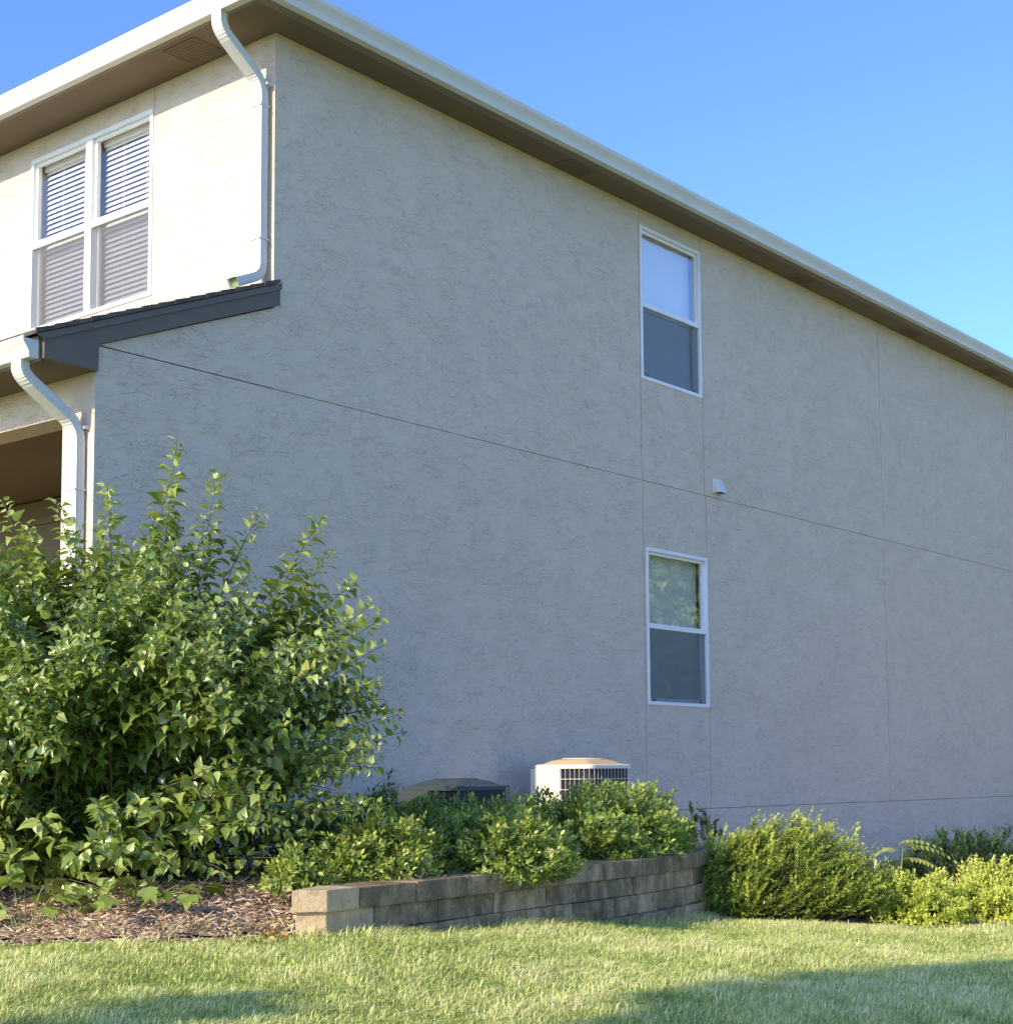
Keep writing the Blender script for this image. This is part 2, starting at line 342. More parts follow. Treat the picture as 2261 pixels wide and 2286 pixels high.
for r in rects:
    x0, x1, z0, z1 = gaprect(r); mb.poly([(x0, 0, z0), (x1, 0, z0), (x1, 0, z1), (x0, 0, z1)], [(0, 1, 2, 3)])
    e = T
    for a, b_ in (((x0, z0), (x1, z0)), ((x1, z0), (x1, z1)), ((x1, z1), (x0, z1)), ((x0, z1), (x0, z0))):
        mb.poly([(a[0], 0, a[1]), (b_[0], 0, b_[1]), (b_[0], e, b_[1]), (a[0], e, a[1])], [(0, 1, 2, 3)])
# gable-less lower wedge of the side wall, in front of the upper front wall and below the rake
zr = lambda x: 3.36 + 0.394 * x
mb.poly([(-1.52, 0, ZM + g), (0, 0, ZM + g), (0, 0, zr(0)), (-1.52, 0, zr(-1.52))], [(0, 1, 2, 3)])
side = mb.build('side_wall', M['stucco'], house)
mb = MB()  # backing behind the joints, with the window openings
def back(x0, x1, z0, z1): mb.box(x0, x1, T, 0.20, z0, z1)
back(-1.50, W_UP[0], ZB, ZM); back(0.02, W_UP[0], ZM, ZT)
back(W_UP[0], W_LO[1], W_UP[3], ZT); back(W_UP[0], W_LO[1], W_LO[3], W_UP[2]); back(W_UP[0], W_LO[1], ZB, W_LO[2])
back(W_UP[0], W_LO[0], W_LO[2], W_LO[3]); back(W_UP[1], W_LO[1], W_UP[2], W_UP[3]); back(W_LO[1], XE, ZB, ZT)
mb.build('joint_backing', M['groove'], house)

# front wall, upper storey (plane x = 0), window opening
FW = (1.412, 3.070, 3.742, 5.258)
mb = MB()
def fp(y0, y1, z0, z1, x=0.0): mb.box(x, x + 0.18, y0, y1, z0, z1)
fp(T + .0005, FW[0] - 0.012, 3.0, ZT); fp(FW[0] - 0.004, FW[1], FW[3], ZT); fp(FW[0] - 0.004, FW[1], 3.0, FW[2]); fp(FW[1], 10, 3.0, ZT); fp(FW[0] - 0.012, FW[0], FW[2], FW[3], 0.001)
mb.build('front_wall', M['stucco'], house)
# lower front wall and porch
mb = MB()
mb.box(-1.52, -1.30, T + .0005, 0.345, ZB, 2.60); mb.box(-1.52, -1.30, 0.345, 7.0, 2.345, 2.60); mb.box(-1.52, -1.30, 7.0, 10, ZB, 2.60)
mb.build('porch_front_wall', M['stucco'], house)
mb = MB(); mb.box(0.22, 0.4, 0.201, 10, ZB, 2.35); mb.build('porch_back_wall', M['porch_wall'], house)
mb = MB(); mb.box(-1.30, 0.22, 0.21, 10, 2.36, 2.40); mb.build('porch_ceiling', M['soffit'], house)
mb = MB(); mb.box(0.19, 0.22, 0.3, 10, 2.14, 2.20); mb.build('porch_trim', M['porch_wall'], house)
mb = MB(); mb.box(-1.30, 0.22, 0.21, 10, -0.6, -0.5); mb.build('porch_floor', M['rake'], house)
mb = MB(); mb.box(XE - .2, XE, 0.21, 10, ZB, ZT); mb.box(0.2, XE - .2, 9.8, 10, ZB, ZT); mb.build('rear_wall', M['stucco'], house)

# soffits, fascia, roof
FO, SO = 0.405, 0.262
mb = MB()
mb.box(-FO, XE + .3, -SO, 0.0 - 0.0005, 5.43, 5.447); mb.box(-FO, -0.0005, 0.0, 10.3, 5.43, 5.447)
mb.build('soffit', M['soffit'], house)
mb = MB()
mb.box(-FO - 0.022, XE + .3, -SO - 0.072, -SO, 5.421, 5.60); mb.box(-FO - 0.022, -FO, -SO, 10.3, 5.423, 5.60)
mb.build('fascia', M['fascia'], house)
mb = MB()
x0, x1, y0, y1 = -FO - .06, XE + .36, -SO - .11, 10.4; zt = 5.60
mb.poly([(x0, y0, zt), (x1, y0, zt), (x1, y1, zt), (x0, y1, zt), (x0 + 5.3, 5, zt + 2.0), (x1 - 5.3, 5, zt + 2.0)], [(0, 1, 5, 4), (1, 2, 5), (2, 3, 4, 5), (3, 0, 4), (0, 3, 2, 1)])
mb.build('roof', M['shingle'], house)
mb = MB()
mb.poly([(-2.0, -.045, 2.755), (0.0, -.045, 3.557), (0.0, 10, 3.557), (-2.0, 10, 2.755), (-2.0, -.045, 2.730), (0.0, -.045, 3.532), (0.0, 10, 3.532), (-2.0, 10, 2.730)], [(0, 1, 2, 3), (4, 7, 6, 5), (0, 4, 5, 1), (1, 5, 6, 2), (2, 6, 7, 3), (3, 7, 4, 0)])
# shingle butts along the rake, each course lapping the one below
for k in range(15):
    xa = -2.0 + 2.0 * k / 15; xb = xa + 2.0 / 15 + .012; jt = random.uniform(-.006, .006); za = 2.755 + .401 * (xa + 2.0); zb_ = 2.755 + .401 * (xb + 2.0)
    q = [(xa, za - .024), (xb, zb_ - .024), (xb, zb_ + .001), (xa, za + .009)]
    mb.prism([(x, -.058 + jt, z) for x, z in q], [(x, -.0455, z) for x, z in q])
mb.build('porch_roof', M['shingle'], house)
mb = MB()
tz = lambda x: 2.728 + 0.401 * (x + 2.0)
prof = [(-1.925, 2.592), (-1.52, 2.586), (-1.515, 2.766), (0.035, 3.383), (0.035, tz(0.035) - .002), (-1.925, tz(-1.925) - .002)]
mb.prism([(x, -.034, z) for x, z in prof], [(x, -0.0008, z) for x, z in prof])
b2 = [(-1.99, tz(-1.99) - .001), (0.038, tz(.038) - .001), (0.038, tz(.038) - .050), (-1.93, tz(-1.93) - .050)]
mb.prism([(x, -.050, z) for x, z in b2], [(x, -0.0345, z) for x, z in b2])
mb.build('rake_board', M['rake'], house, bevel=0.003)
mb = MB(); mb.box(-1.925, -1.5205, 0.0005, 10, 2.592, 2.606); mb.build('porch_soffit', M['soffit'], house)
mb = MB(); mb.box(-1.945, -1.9255, 0.0, 10, 2.575, 2.735); mb.build('porch_fascia', M['fascia'], house)

# gutters: K-style profile (o outward, z up)
KP = [(0, 0), (0.062, 0), (0.066, 0.004), (0.068, 0.022), (0.066, 0.030), (0.072, 0.048), (0.088, 0.075), (0.104, 0.098), (0.108, 0.112), (0.108, 0.134), (0.098, 0.136), (0.098, 0.120), (0.010, 0.120), (0, 0.128)]
mb = MB(); zb = 5.428
bx, by = -FO - 0.0225, -SO - 0.0725
mb.sweep([[(bx - o, 10.3, zb + z) for o, z in KP], [(bx - o, by - o, zb + z) for o, z in KP], [(XE + .3, by - o, zb + z) for o, z in KP]])
mb.build('gutter', M['white_metal'], house)
mb = MB(); bx2 = -1.9455
mb.sweep([[(bx2 - o, 10.0, 2.588 + z * .95) for o, z in KP], [(bx2 - o, -0.002, 2.588 + z * .95) for o, z in KP]])
pg = mb.build('gutter', M['white_metal'], house)
mb = MB(); mb.prism([(bx2 - o * 1.03, -0.0025, 2.586 + z * .97) for o, z in KP], [(bx2 - o * 1.03, -0.0065, 2.586 + z * .97) for o, z in KP]); mb.build('end_cap', M['white_metal'], pg)

# downspouts: corrugated rectangular tube swept in an x-z plane
def spout(path, y0, w, d, name='downspout', open_end=False):
    P = [Vector((p[0], 0, p[1])) for p in path]
    # round the bends
    out = [P[0]]
    for i in range(1, len(P) - 1):
        a, b, c = P[i - 1], P[i], P[i + 1]; r = path[i][2]
        p0 = b + (a - b).normalized() * min(r, (a - b).length * .48); p1 = b + (c - b).normalized() * min(r, (c - b).length * .48)
        for t in [q / 14 for q in range(15)]: out.append((1 - t) ** 2 * p0 + 2 * t * (1 - t) * b + t * t * p1)
    out.append(P[-1]); rings = []; nr = 6
    for i, p in enumerate(out):
        dd = (out[min(i + 1, len(out) - 1)] - out[max(i - 1, 0)]).normalized(); nn = Vector((-dd.z, 0, dd.x))   # in-plane normal
        pl = 1.0
        if 0 < i < len(out) - 1:
            a1 = (p - out[i - 1]).normalized(); a2 = (out[i + 1] - p).normalized()
            if a1.angle(a2) > 0.02 and i % 2: pl = 0.955           # crimped elbow
        ring = []; hw, hd = w / 2, d / 2
        # corrugation on the two wide sides and flanks
        def edge(a, b, n, amp, out_n):
            for q in range(n):
                t = q / n; f = (0.5 - 0.5 * math.cos(2 * math.pi * t * 3)); v = (1 - t) * np.array(a) + t * np.array(b) - np.array(out_n) * amp * f
                ring.append(v)
        c_ = 0.006
        edge((-hw + c_, hd), (hw - c_, hd), 13, 0.004, (0, 1)); edge((hw, hd - c_), (hw, -hd + c_), 13, 0.004, (1, 0)); edge((hw - c_, -hd), (-hw + c_, -hd), 13, 0.004, (0, -1)); edge((-hw, -hd + c_), (-hw, hd - c_), 13, 0.004, (-1, 0))
        rings.append([p + nn * float(v[1] * pl) + Vector((0, y0 + float(v[0]) * pl, 0)) for v in ring])
    mb = MB(); mb.sweep(rings, caps=not open_end); ob = mb.build(name, M['white_metal'], house)
    if open_end:
        e = rings[-1]; c = sum(e, Vector()) / len(e); dd = (out[-1] - out[-2]).normalized()
        m2 = MB(); m2.prism([c + (q - c) * .94 - dd * .035 for q in e], [c + (q - c) * .94 - dd * .03 for q in e]); m2.build('spout_mouth', M['inside'], ob)
    return ob, out
YD = 0.085
ds, _ = spout([(-.455, 5.45), (-.455, 5.315, .10), (-.067, 5.045, .10), (-.067, 3.60, .09), (-.31, 3.49)], YD, 0.104, 0.075, open_end=True)
for zz in (4.86, 3.86):
    mb = MB(); mb.box(-.1095, -.0255, YD - .0555, YD + .0555, zz, zz + .012); mb.build('spout_joint', M['white_metal'], ds)
mb = MB(); mb.box(-.066, -.0005, YD - .075, YD - .0535, 5.02, 5.04); mb.build('wall_bracket', M['white_metal'], ds)
YD2 = 0.128
ds2, _ = spout([(-1.985, 2.60), (-1.985, 2.505, .10), (-1.567, 2.245, .11), (-1.567, -0.52)], YD2, 0.108, 0.075)
mb = MB()
for zz in (1.82,): mb.box(-1.6095, -1.5245, YD2 - .0575, YD2 + .0575, zz, zz + .012)
mb.build('spout_joint', M['white_metal'], ds2)
mb = MB(); mb.box(-1.56, -1.5205, YD2 - .078, YD2 - .0555, 2.22, 2.24); mb.build('wall_bracket', M['white_metal'], ds2)

# soffit vents
def vent(x0, x1, y0, y1, along):
    mb = MB(); z = 5.4298
    mb.box(x0, x1, y0, y0 + .014, z - .006, z); mb.box(x0, x1, y1 - .014, y1, z - .006, z); mb.box(x0, x0 + .014, y0 + .014, y1 - .014, z - .006, z); mb.box(x1 - .014, x1, y0 + .014, y1 - .014, z - .006, z)
    n = 9
    for k in range(n):
        if along == 'x':
            a = x0 + .014 + (x1 - x0 - .028) * (k + .25) / n; mb.box(a, a + .016, y0 + .014, y1 - .014, z - .004, z)
        else:
            a = y0 + .014 + (y1 - y0 - .028) * (k + .25) / n; mb.box(x0 + .014, x1 - .014, a, a + .016, z - .004, z)
    mb.build('soffit_vent', M['soffit'], house)
for xc in (3.47, 7.62, 10.45, 12.98, 15.4): vent(xc - .19, xc + .19, -.20, -.035, 'x')
vent(-.345, -.08, .505, .870, 'y'); vent(-.345, -.08, 4.6, 4.97, 'y')

# windows -----------------------------------------------------------
def window_y(W, zr, kind):
    x0, x1, z0, z1 = W; f = 0.034; d0, d1 = -0.010, 0.075
    mb = MB()
    mb.box(x0, x1, d0, d1, z1 - f, z1); mb.box(x0, x1, d0, d1, z0, z0 + f); mb.box(x0, x0 + f, d0, d1, z0 + f, z1 - f); mb.box(x1 - f, x1, d0, d1, z0 + f, z1 - f)
    w = mb.build('window', M['vinyl'], house, bevel=0.003)
    mb = MB()   # sashes
    i0, i1 = x0 + f, x1 - f; s = 0.028
    mb.box(i0, i1, -0.002, 0.032, zr - .024, zr + .024)                       # meeting rail
    mb.box(i0, i0 + s, 0.020, 0.045, zr + .024, z1 - f); mb.box(i1 - s, i1, 0.020, 0.045, zr + .024, z1 - f); mb.box(i0 + s, i1 - s, 0.020, 0.045, z1 - f - s, z1 - f)
    mb.box(i0, i0 + s, 0.046, 0.070, z0 + f, zr - .024); mb.box(i1 - s, i1, 0.046, 0.070, z0 + f, zr - .024); mb.box(i0 + s, i1 - s, 0.046, 0.070, z0 + f, z0 + f + s + .01)
    mb.build('sash', M['vinyl'], w, bevel=0.002)
    mb = MB(); mb.box(i0 + s, i1 - s, 0.030, 0.034, zr + .024, z1 - f - s); mb.build('pane', M['glass_side'], w)
    mb = MB(); mb.box(i0 + s, i1 - s, 0.056, 0.060, z0 + f + s + .01, zr - .024); mb.build('pane', M['glass_side'], w)
    mb = MB(); mb.box(i0 + .002, i1 - .002, 0.016, 0.018, z0 + f + .002, zr - .026); mb.build('insect_screen', M['screen'], w)
    c = .012
    for xc in (i0 + .09, i1 - .10):
        mb = MB(); mb.box(xc, xc + c, 0.006, .0155, z0 + f, z0 + f + .03); mb.build('screen_clip', M['black'], w)
    mb = MB(); mb.box(i0 - .01, i1 + .01, 0.115, 0.119, z0 + .02, z1 - .02); mb.build('roller_shade', M['shade'] if kind == 'up' else M['linen'], w)
    mb = MB(); mb.box(x0 - .02, x1 + .02, 0.20, 0.21, z0 - .03, z1 + .03); mb.build('room_backdrop', M['room'], w)
window_y(W_UP, 4.492, 'up'); window_y(W_LO, 1.384, 'lo')

def window_x(W):
    y0, y1, z0, z1 = W; f = 0.036; ym = (y0 + y1) / 2 + 0.0; zr = 4.502
    mb = MB()
    mb.box(-.012, .075, y0, y1, z1 - f, z1); mb.box(-.012, .075, y0, y1, z0, z0 + f); mb.box(-.012, .075, y0, y0 + f, z0 + f, z1 - f); mb.box(-.012, .075, y1 - f, y1, z0 + f, z1 - f)
    mb.box(-.016, .075, ym - .042, ym + .042, z0 + f, z1 - f)
    w = mb.build('window', M['vinyl'], house, bevel=0.003)
    for a, b_ in ((y0 + f, ym - .042), (ym + .042, y1 - f)):
        s = .026; mb = MB()
        mb.box(-.008, .034, a, b_, zr - .034, zr + .026)
        mb.box(.018, .044, a, a + s, zr + .026, z1 - f); mb.box(.018, .044, b_ - s, b_, zr + .026, z1 - f); mb.box(.018, .044, a + s, b_ - s, z1 - f - s, z1 - f)
        mb.box(.046, .070, a, a + s, z0 + f, zr - .034); mb.box(.046, .070, b_ - s, b_, z0 + f, zr - .034); mb.box(.046, .070, a + s, b_ - s, z0 + f, z0 + f + s)
        mb.build('sash', M['vinyl'], w, bevel=0.002)
        mb = MB(); mb.box(.029, .033, a + s, b_ - s, zr + .026, z1 - f - s); mb.build('pane', M['glass'], w)
        mb = MB(); mb.box(.056, .060, a + s, b_ - s, z0 + f + s, zr - .034); mb.build('pane', M['glass'], w)
        mb = MB(); mb.box(.014, .016, a + .002, b_ - .002, z0 + f, zr - .035); sc = mb.build('insect_screen', M['screen_thin'], w)
        mb = MB()
        n = 33
        for k in range(n):
            zc = z0 + .03 + (z1 - z0 - .12) * k / (n - 1)
            t = R(57) + random.uniform(-.03, .03); hw = .0275; dx, dz = hw * math.cos(t), hw * math.sin(t)
            # gently crowned slat, outer edge low
            pr = [(.125 - dx, zc - dz), (.125, zc + .004), (.125 + dx, zc + dz), (.125 + dx, zc + dz - .002), (.125, zc + .002), (.125 - dx, zc - dz - .002)]
            mb.prism([(x, a + .012, z) for x, z in pr], [(x, b_ - .012, z) for x, z in pr])
        mb.box(.095, .15, a + .012, b_ - .012, z1 - .085, z1 - .03)
        for q in (.22, .62):
            yy = a + (b_ - a) * q; mb.box(.098, .099, yy, yy + .004, z0 + .03, z1 - .085)
        mb.build('blind', M['blind'], w)
    mb = MB(); mb.box(.176, .18, y0, y1, z0 + .001, z1 - .001); mb.box(.40, .41, y0 - .1, y1 + .1, z0 - .1, z1 + .1); 
    mb = MB(); mb.box(.60, .61, y0 - .5, y1 + .5, z0 - .5, z1 + .3); mb.build('room_backdrop', M['room'], w)
m, nt, out = newmat('fine_insect_screen'); t_ = N(nt, 'ShaderNodeBsdfTransparent'); d_ = N(nt, 'ShaderNodeBsdfDiffuse'); d_.inputs[0].default_value = (.22, .22, .22, 1); x_ = N(nt, 'ShaderNodeMixShader'); x_.inputs[0].default_value = .30
L(nt, t_.outputs[0], x_.inputs[1]); L(nt, d_.outputs[0], x_.inputs[2]); L(nt, x_.outputs[0], out.inputs[0]); M['screen_thin'] = m
window_x(FW)

# exhaust hood
mb = MB(); hx0, hx1, hz0, hz1 = 5.925, 6.075, 2.815, 2.965
mb.poly([(hx0, -.0005, hz0), (hx1, -.0005, hz0), (hx1, -.0005, hz1), (hx0, -.0005, hz1), (hx0 + .01, -.085, hz0), (hx1 - .01, -.085, hz0), (hx1 - .01, -.022, hz1 - .008), (hx0 + .01, -.022, hz1 - .008)], [(0, 3, 2, 1), (4, 5, 6, 7), (1, 2, 6, 5), (3, 0, 4, 7), (2, 3, 7, 6)])
hood = mb.build('exhaust_hood', M['hood'], house)
mb = MB(); mb.box(hx0 + .015, hx1 - .015, -.07, -.004, hz0 + .004, hz0 + .008); mb.build('flap', M['black'], hood)

# ------------------------------------------------------------------ retaining wall
def stone_mat(name, c0, c1, c2):
    m, nt, out = newmat(name); b = N(nt, 'ShaderNodeBsdfPrincipled'); v = coords(nt); a = N(nt, 'ShaderNodeAttribute', attribute_name='tone')
    n = math_(nt, 'ADD', math_(nt, 'MULTIPLY', noise(nt, v, 6, 6, 0.7), 0.75), math_(nt, 'MULTIPLY', noise(nt, v, 60, 4, 0.7), 0.3))
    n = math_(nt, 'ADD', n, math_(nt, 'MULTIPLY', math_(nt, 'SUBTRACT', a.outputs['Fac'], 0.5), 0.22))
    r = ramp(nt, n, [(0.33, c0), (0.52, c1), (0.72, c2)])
    vs = coords(nt, scale=(5, 5, 2.4)); st = math_(nt, 'MULTIPLY', smooth(nt, noise(nt, vs, 1.5, 5, 0.7), 0.40, 0.62), math_(nt, 'LESS_THAN', a.outputs['Fac'], 1.05))   # dark lichen runs, deepened for front shade and left off sunlit-painted end stones
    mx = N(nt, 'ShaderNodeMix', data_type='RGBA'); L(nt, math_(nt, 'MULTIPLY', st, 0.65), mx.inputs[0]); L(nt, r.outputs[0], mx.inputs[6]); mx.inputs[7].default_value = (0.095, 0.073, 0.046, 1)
    L(nt, mx.outputs[2], b.inputs['Base Color']); b.inputs['Roughness'].default_value = 0.92; b.inputs['Specular IOR Level'].default_value = 0.2
    bp = N(nt, 'ShaderNodeBump'); bp.inputs['Strength'].default_value = 0.9; bp.inputs['Distance'].default_value = 0.012
    L(nt, math_(nt, 'ADD', noise(nt, v, 14, 6, 0.7), math_(nt, 'MULTIPLY', noise(nt, v, 70, 3), 0.35)), bp.inputs['Height']); L(nt, bp.outputs[0], b.inputs['Normal'])
    L(nt, b.outputs[0], out.inputs[0]); return m
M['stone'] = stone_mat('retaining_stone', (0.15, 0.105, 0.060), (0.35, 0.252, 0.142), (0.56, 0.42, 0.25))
rw = empty('retaining_wall', 'low curved retaining wall of grey brown concrete blocks with capstones', 'retaining wall', (-2.2, -2.85, -.8))
def course(name, ztop, h, off, first, length, depth, s0=0.0, end_skew=True):
    """blocks along the wall curve; off = how far the face stands out from the cap line"""
    bm = bmesh.new(); tones = []
    tl = bm.verts.layers.float.new('tone')
    edges = [s0]; s = s0 + first
    while s < WLEN: edges.append(s); s += length * random.uniform(.94, 1.06)
    edges.append(WLEN)
    for k in range(len(edges) - 1):
        sa, sb = edges[k], edges[k + 1]
        if sb - sa < .08: continue
        pa, pb = wall_at(sa), wall_at(sb)
        d = (pb - pa) / np.linalg.norm(pb - pa); n = np.array([d[1], -d[0]]); gp = .0036
        jut = off + random.uniform(-.003, .003)
        p0 = pa + d * gp + n * jut; p1 = pb - d * gp + n * jut; q0 = p0 - n * depth; q1 = p1 - n * depth
        if k == 0 and end_skew: q0 = p0 + np.array([-.125, .105]) * (depth / .25)
        ht = random.uniform(-.002, .002); z0, z1 = ztop - h + .0015, ztop + ht
        foot = [p0, p1, q1, q0]; b2 = bmesh.new(); vs = [b2.verts.new((*p, z0)) for p in foot] + [b2.verts.new((*p, z1)) for p in foot]
        for f in ((0, 3, 2, 1), (4, 5, 6, 7), (0, 1, 5, 4), (1, 2, 6, 5), (2, 3, 7, 6), (3, 0, 4, 7)): b2.faces.new([vs[i] for i in f])
        bmesh.ops.bevel(b2, geom=list(b2.edges), offset=.006, segments=2, affect='EDGES', profile=.6)
        bmesh.ops.subdivide_edges(b2, edges=[e for e in b2.edges if e.calc_length() > .05], cuts=6, use_grid_fill=True)
        tn = 1.15 if k == 0 and end_skew else random.uniform(0, 1); sd_ = random.uniform(0, 100); b2.verts.ensure_lookup_table()  # end stone painted paler as if sunlit; others vary at random
        vm = {}
        for v in b2.verts:
            c = v.co; w = mnoise.noise(Vector((c.x * 9 + sd_, c.y * 9, c.z * 9))) * .006 + mnoise.noise(Vector((c.x * 28, c.y * 28 + sd_, c.z * 28))) * .0025
            nv = bm.verts.new(c + Vector((float(n[0]), float(n[1]), 0)) * w + Vector((0, 0, w * .5))); nv[tl] = tn; vm[v] = nv
        for f in b2.faces: bm.faces.new([vm[v] for v in f.verts])
        b2.free()
    bmesh.ops.recalc_face_normals(bm, faces=bm.faces)
    me = bpy.data.meshes.new(name); 
    bm.to_mesh(me); bm.free()
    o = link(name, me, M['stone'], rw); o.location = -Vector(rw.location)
    return o
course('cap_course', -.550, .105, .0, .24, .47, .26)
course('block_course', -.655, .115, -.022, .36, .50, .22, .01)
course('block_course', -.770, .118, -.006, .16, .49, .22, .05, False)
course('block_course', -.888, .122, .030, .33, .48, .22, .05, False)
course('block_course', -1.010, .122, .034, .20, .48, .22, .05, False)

# ------------------------------------------------------------------ air conditioners
M['ac_white'] = simple('cream_cabinet_paint', (0.78, 0.70, 0.56), 0.45, 0.05)
M['ac_green'] = simple('grey_green_cabinet_paint', (0.045, 0.062, 0.066), 0.45, 0.06)
M['coil'] = simple('dark_coil_fins', (0.012, 0.014, 0.028), 0.45, 0.3, 60)
def ac(label, loc, size, H, cab, dome, wire, top=None):
    t = empty('air_conditioner', label, 'air conditioner', loc); s = size; rr = .07
    def loop(inset, z):
        pts = []
        for cx, cy, a0 in ((s - rr, s - rr, 0), (rr, s - rr, 90), (rr, rr, 180), (s - rr, rr, 270)):
            for k in range(5):
                a = R(a0 + 22.5 * k); pts.append((cx + (rr - inset) * math.cos(a), cy + (rr - inset) * math.sin(a), z))
        return pts
    mb = MB(); mb.sweep([loop(.02, .05), loop(.02, H - .02)]); mb.build('coil', M['coil'], t)
    mb = MB(); mb.sweep([loop(0, 0), loop(0, .06)]); mb.build('base_pan', cab, t)
    # top cover: skirt, then a shallow dome
    mb = MB()
    c = s / 2
    rings = [loop(-.004, H - .034), loop(-.004, H - .008), loop(.006, H)]
    base = loop(.006, H)
    for f, z in ((.84, .004), (.66, .026), (.50, .036), (.36, .040), (.24, .040)): rings.append([(c + (x - c) * f, c + (y - c) * f, H + z * dome) for x, y, _ in base])
    mb.sweep(rings[:3], caps=False); mb.sweep(rings[2:], mi=1); mb.build('top_cover', cab, t, mats=[cab, top or cab])
    # louvred wire guard on all sides
    mb = MB()
    lp = loop(-.001, 0); n = len(lp); per = []
    for i in range(n):
        a, b_ = Vector(lp[i]), Vector(lp[(i + 1) % n]); per.append((a, b_, (b_ - a).length))
    tot = sum(p[2] for p in per); k = 0; step = .046; pos = 0.0
    while pos < tot:
        acc = 0
        for a, b_, l in per:
            if acc + l >= pos:
                p = a + (b_ - a) * ((pos - acc) / l); break
            acc += l
        mb.box(p.x - .0014, p.x + .0014, p.y - .0014, p.y + .0014, .06, H - .034); pos += step
    z = .10
    zz = H - .034 - .085
    while zz > .08:
        mb.sweep([loop(.003, zz), loop(-.0025, zz), loop(-.0025, zz + .004), loop(.003, zz + .004)], caps=False); zz -= .085
    mb.build('wire_guard', wire, t)
    # solid corner panel (faces the street corner)
    mb = MB(); mb.box(-.003, .03, s * .50, s + .004, .02, H - .034); mb.box(.03, .12, s - .004, s + .004, .02, H - .034)
    mb.build('control_panel', cab, t, bevel=.004)
    # fan grille rings on the dome
    mb = MB()
    for r_ in (.08, .12, .16):
        ring = [(c + r_ * math.cos(a), c + r_ * math.sin(a)) for a in [2 * math.pi * q / 28 for q in range(28)]]
        mb.sweep([[(c + (x - c) * k1, c + (y - c) * k1, z1) for x, y in ring] for k1, z1 in ((1, H + .041 * dome), (1, H + .045 * dome), (1.03, H + .045 * dome), (1.03, H + .041 * dome))], caps=False)
    mb.build('fan_guard', wire, t)
    mb = MB(); mb.box(-.05, s + .05, -.05, s + .05, -.06, -.001); mb.build('pad', M['rake'], t)
    return t
ac('cream air conditioner with tan top and sunlit side panel, behind the low shrubs', (2.56, -.90, -.52), .60, .585, M['ac_white'], 1.15, M['ac_white'], simple('tan_top_paint', (0.62, 0.42, 0.22), 0.5, 0.08))
ac('grey-green air conditioner in shade, nearer the large leafy bush', (.97, -.92, -.52), .60, .43, M['ac_green'], 1.2, M['ac_green'])

# ------------------------------------------------------------------ plants
LEAF = np.array([(0, 0, 0), (-.25, .10, .06), (-.37, .34, .11), (-.20, .68, .05), (0, 1.06, -.20), (.20, .68, .05), (.37, .34, .11), (.25, .10, .06), (0, .34, 0), (0, .68, -.05)])
LEAF_F = np.array([(0, 8, 2, 1), (8, 9, 3, 2), (9, 4, 3, 3), (0, 7, 6, 8), (8, 6, 5, 9), (9, 5, 4, 4)])
LEAF_F3 = np.array([(0, 8, 1), (1, 8, 2), (8, 9, 2), (2, 9, 3), (9, 4, 3), (0, 7, 8), (7, 6, 8), (8, 6, 9), (6, 5, 9), (9, 5, 4)])
# lobed, toothed leaf (viburnum / maple like)
LOBE = np.array([(0, 0, 0), (-.30, .05, .02), (-.50, .30, .05), (-.34, .42, .04), (-.40, .72, .0), (-.16, .70, .02), (0, 1.05, -.14), (.16, .70, .02), (.40, .72, .0), (.34, .42, .04), (.50, .30, .05), (.30, .05, .02), (0, .45, -.02)])
LOBE_F = np.array([(12, 0, 1), (12, 1, 2), (12, 2, 3), (12, 3, 4), (12, 4, 5), (12, 5, 6), (12, 6, 7), (12, 7, 8), (12, 8, 9), (12, 9, 10), (12, 10, 11), (12, 11, 0)])
SMALL = np.array([(0, 0, 0), (-.22, .45, .05), (0, 1, -.06), (.22, .45, .05), (0, .5, 0)])
SMALL_F = np.array([(0, 4, 1), (4, 2, 1), (0, 3, 4), (4, 3, 2)])

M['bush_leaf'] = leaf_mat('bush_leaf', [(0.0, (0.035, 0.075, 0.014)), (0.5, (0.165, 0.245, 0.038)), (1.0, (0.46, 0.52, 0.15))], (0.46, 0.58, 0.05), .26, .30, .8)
M['spirea_leaf'] = leaf_mat('shrub_leaf', [(0.0, (0.055, 0.110, 0.020)), (0.5, (0.20, 0.30, 0.045)), (1.0, (0.50, 0.54, 0.11))], (0.48, 0.60, 0.06), .30, .42, .6)
M['gold_leaf'] = leaf_mat('golden_leaf', [(0.0, (0.20, 0.30, 0.03)), (0.5, (0.52, 0.58, 0.07)), (1.0, (0.80, 0.80, 0.20))], (0.42, 0.48, 0.06), .3, .5, .4)
M['yew'] = leaf_mat('yew_needle', [(0.0, (0.030, 0.070, 0.016)), (0.5, (0.22, 0.31, 0.035)), (1.0, (0.64, 0.70, 0.11))], (0.22, 0.30, 0.04), .22, .45, .4)
M['dark_yew'] = leaf_mat('dark_yew_needle', [(0.0, (0.016, 0.042, 0.014)), (0.5, (0.030, 0.072, 0.020)), (1.0, (0.06, 0.115, 0.030))], (0.10, 0.18, 0.03), .2, .45, .4)
M['stem'] = simple('woody_stem', (0.085, 0.075, 0.04), 0.8, 0.3, 20)
M['green_stem'] = simple('green_stem', (0.20, 0.24, 0.08), 0.6, 0.2, 20)
M['petal'] = leaf_mat('pale_pink_petal', [(0, (0.55, 0.34, 0.32)), (1, (0.80, 0.62, 0.56))], (.7, .5, .4), .2, .6, .2)
M['tree_leaf'] = leaf_mat('tree_leaf', [(0.0, (0.06, 0.10, 0.018)), (0.5, (0.20, 0.26, 0.045)), (1.0, (0.42, 0.44, 0.10))], (0.26, 0.38, 0.05), .35, .5, .4)
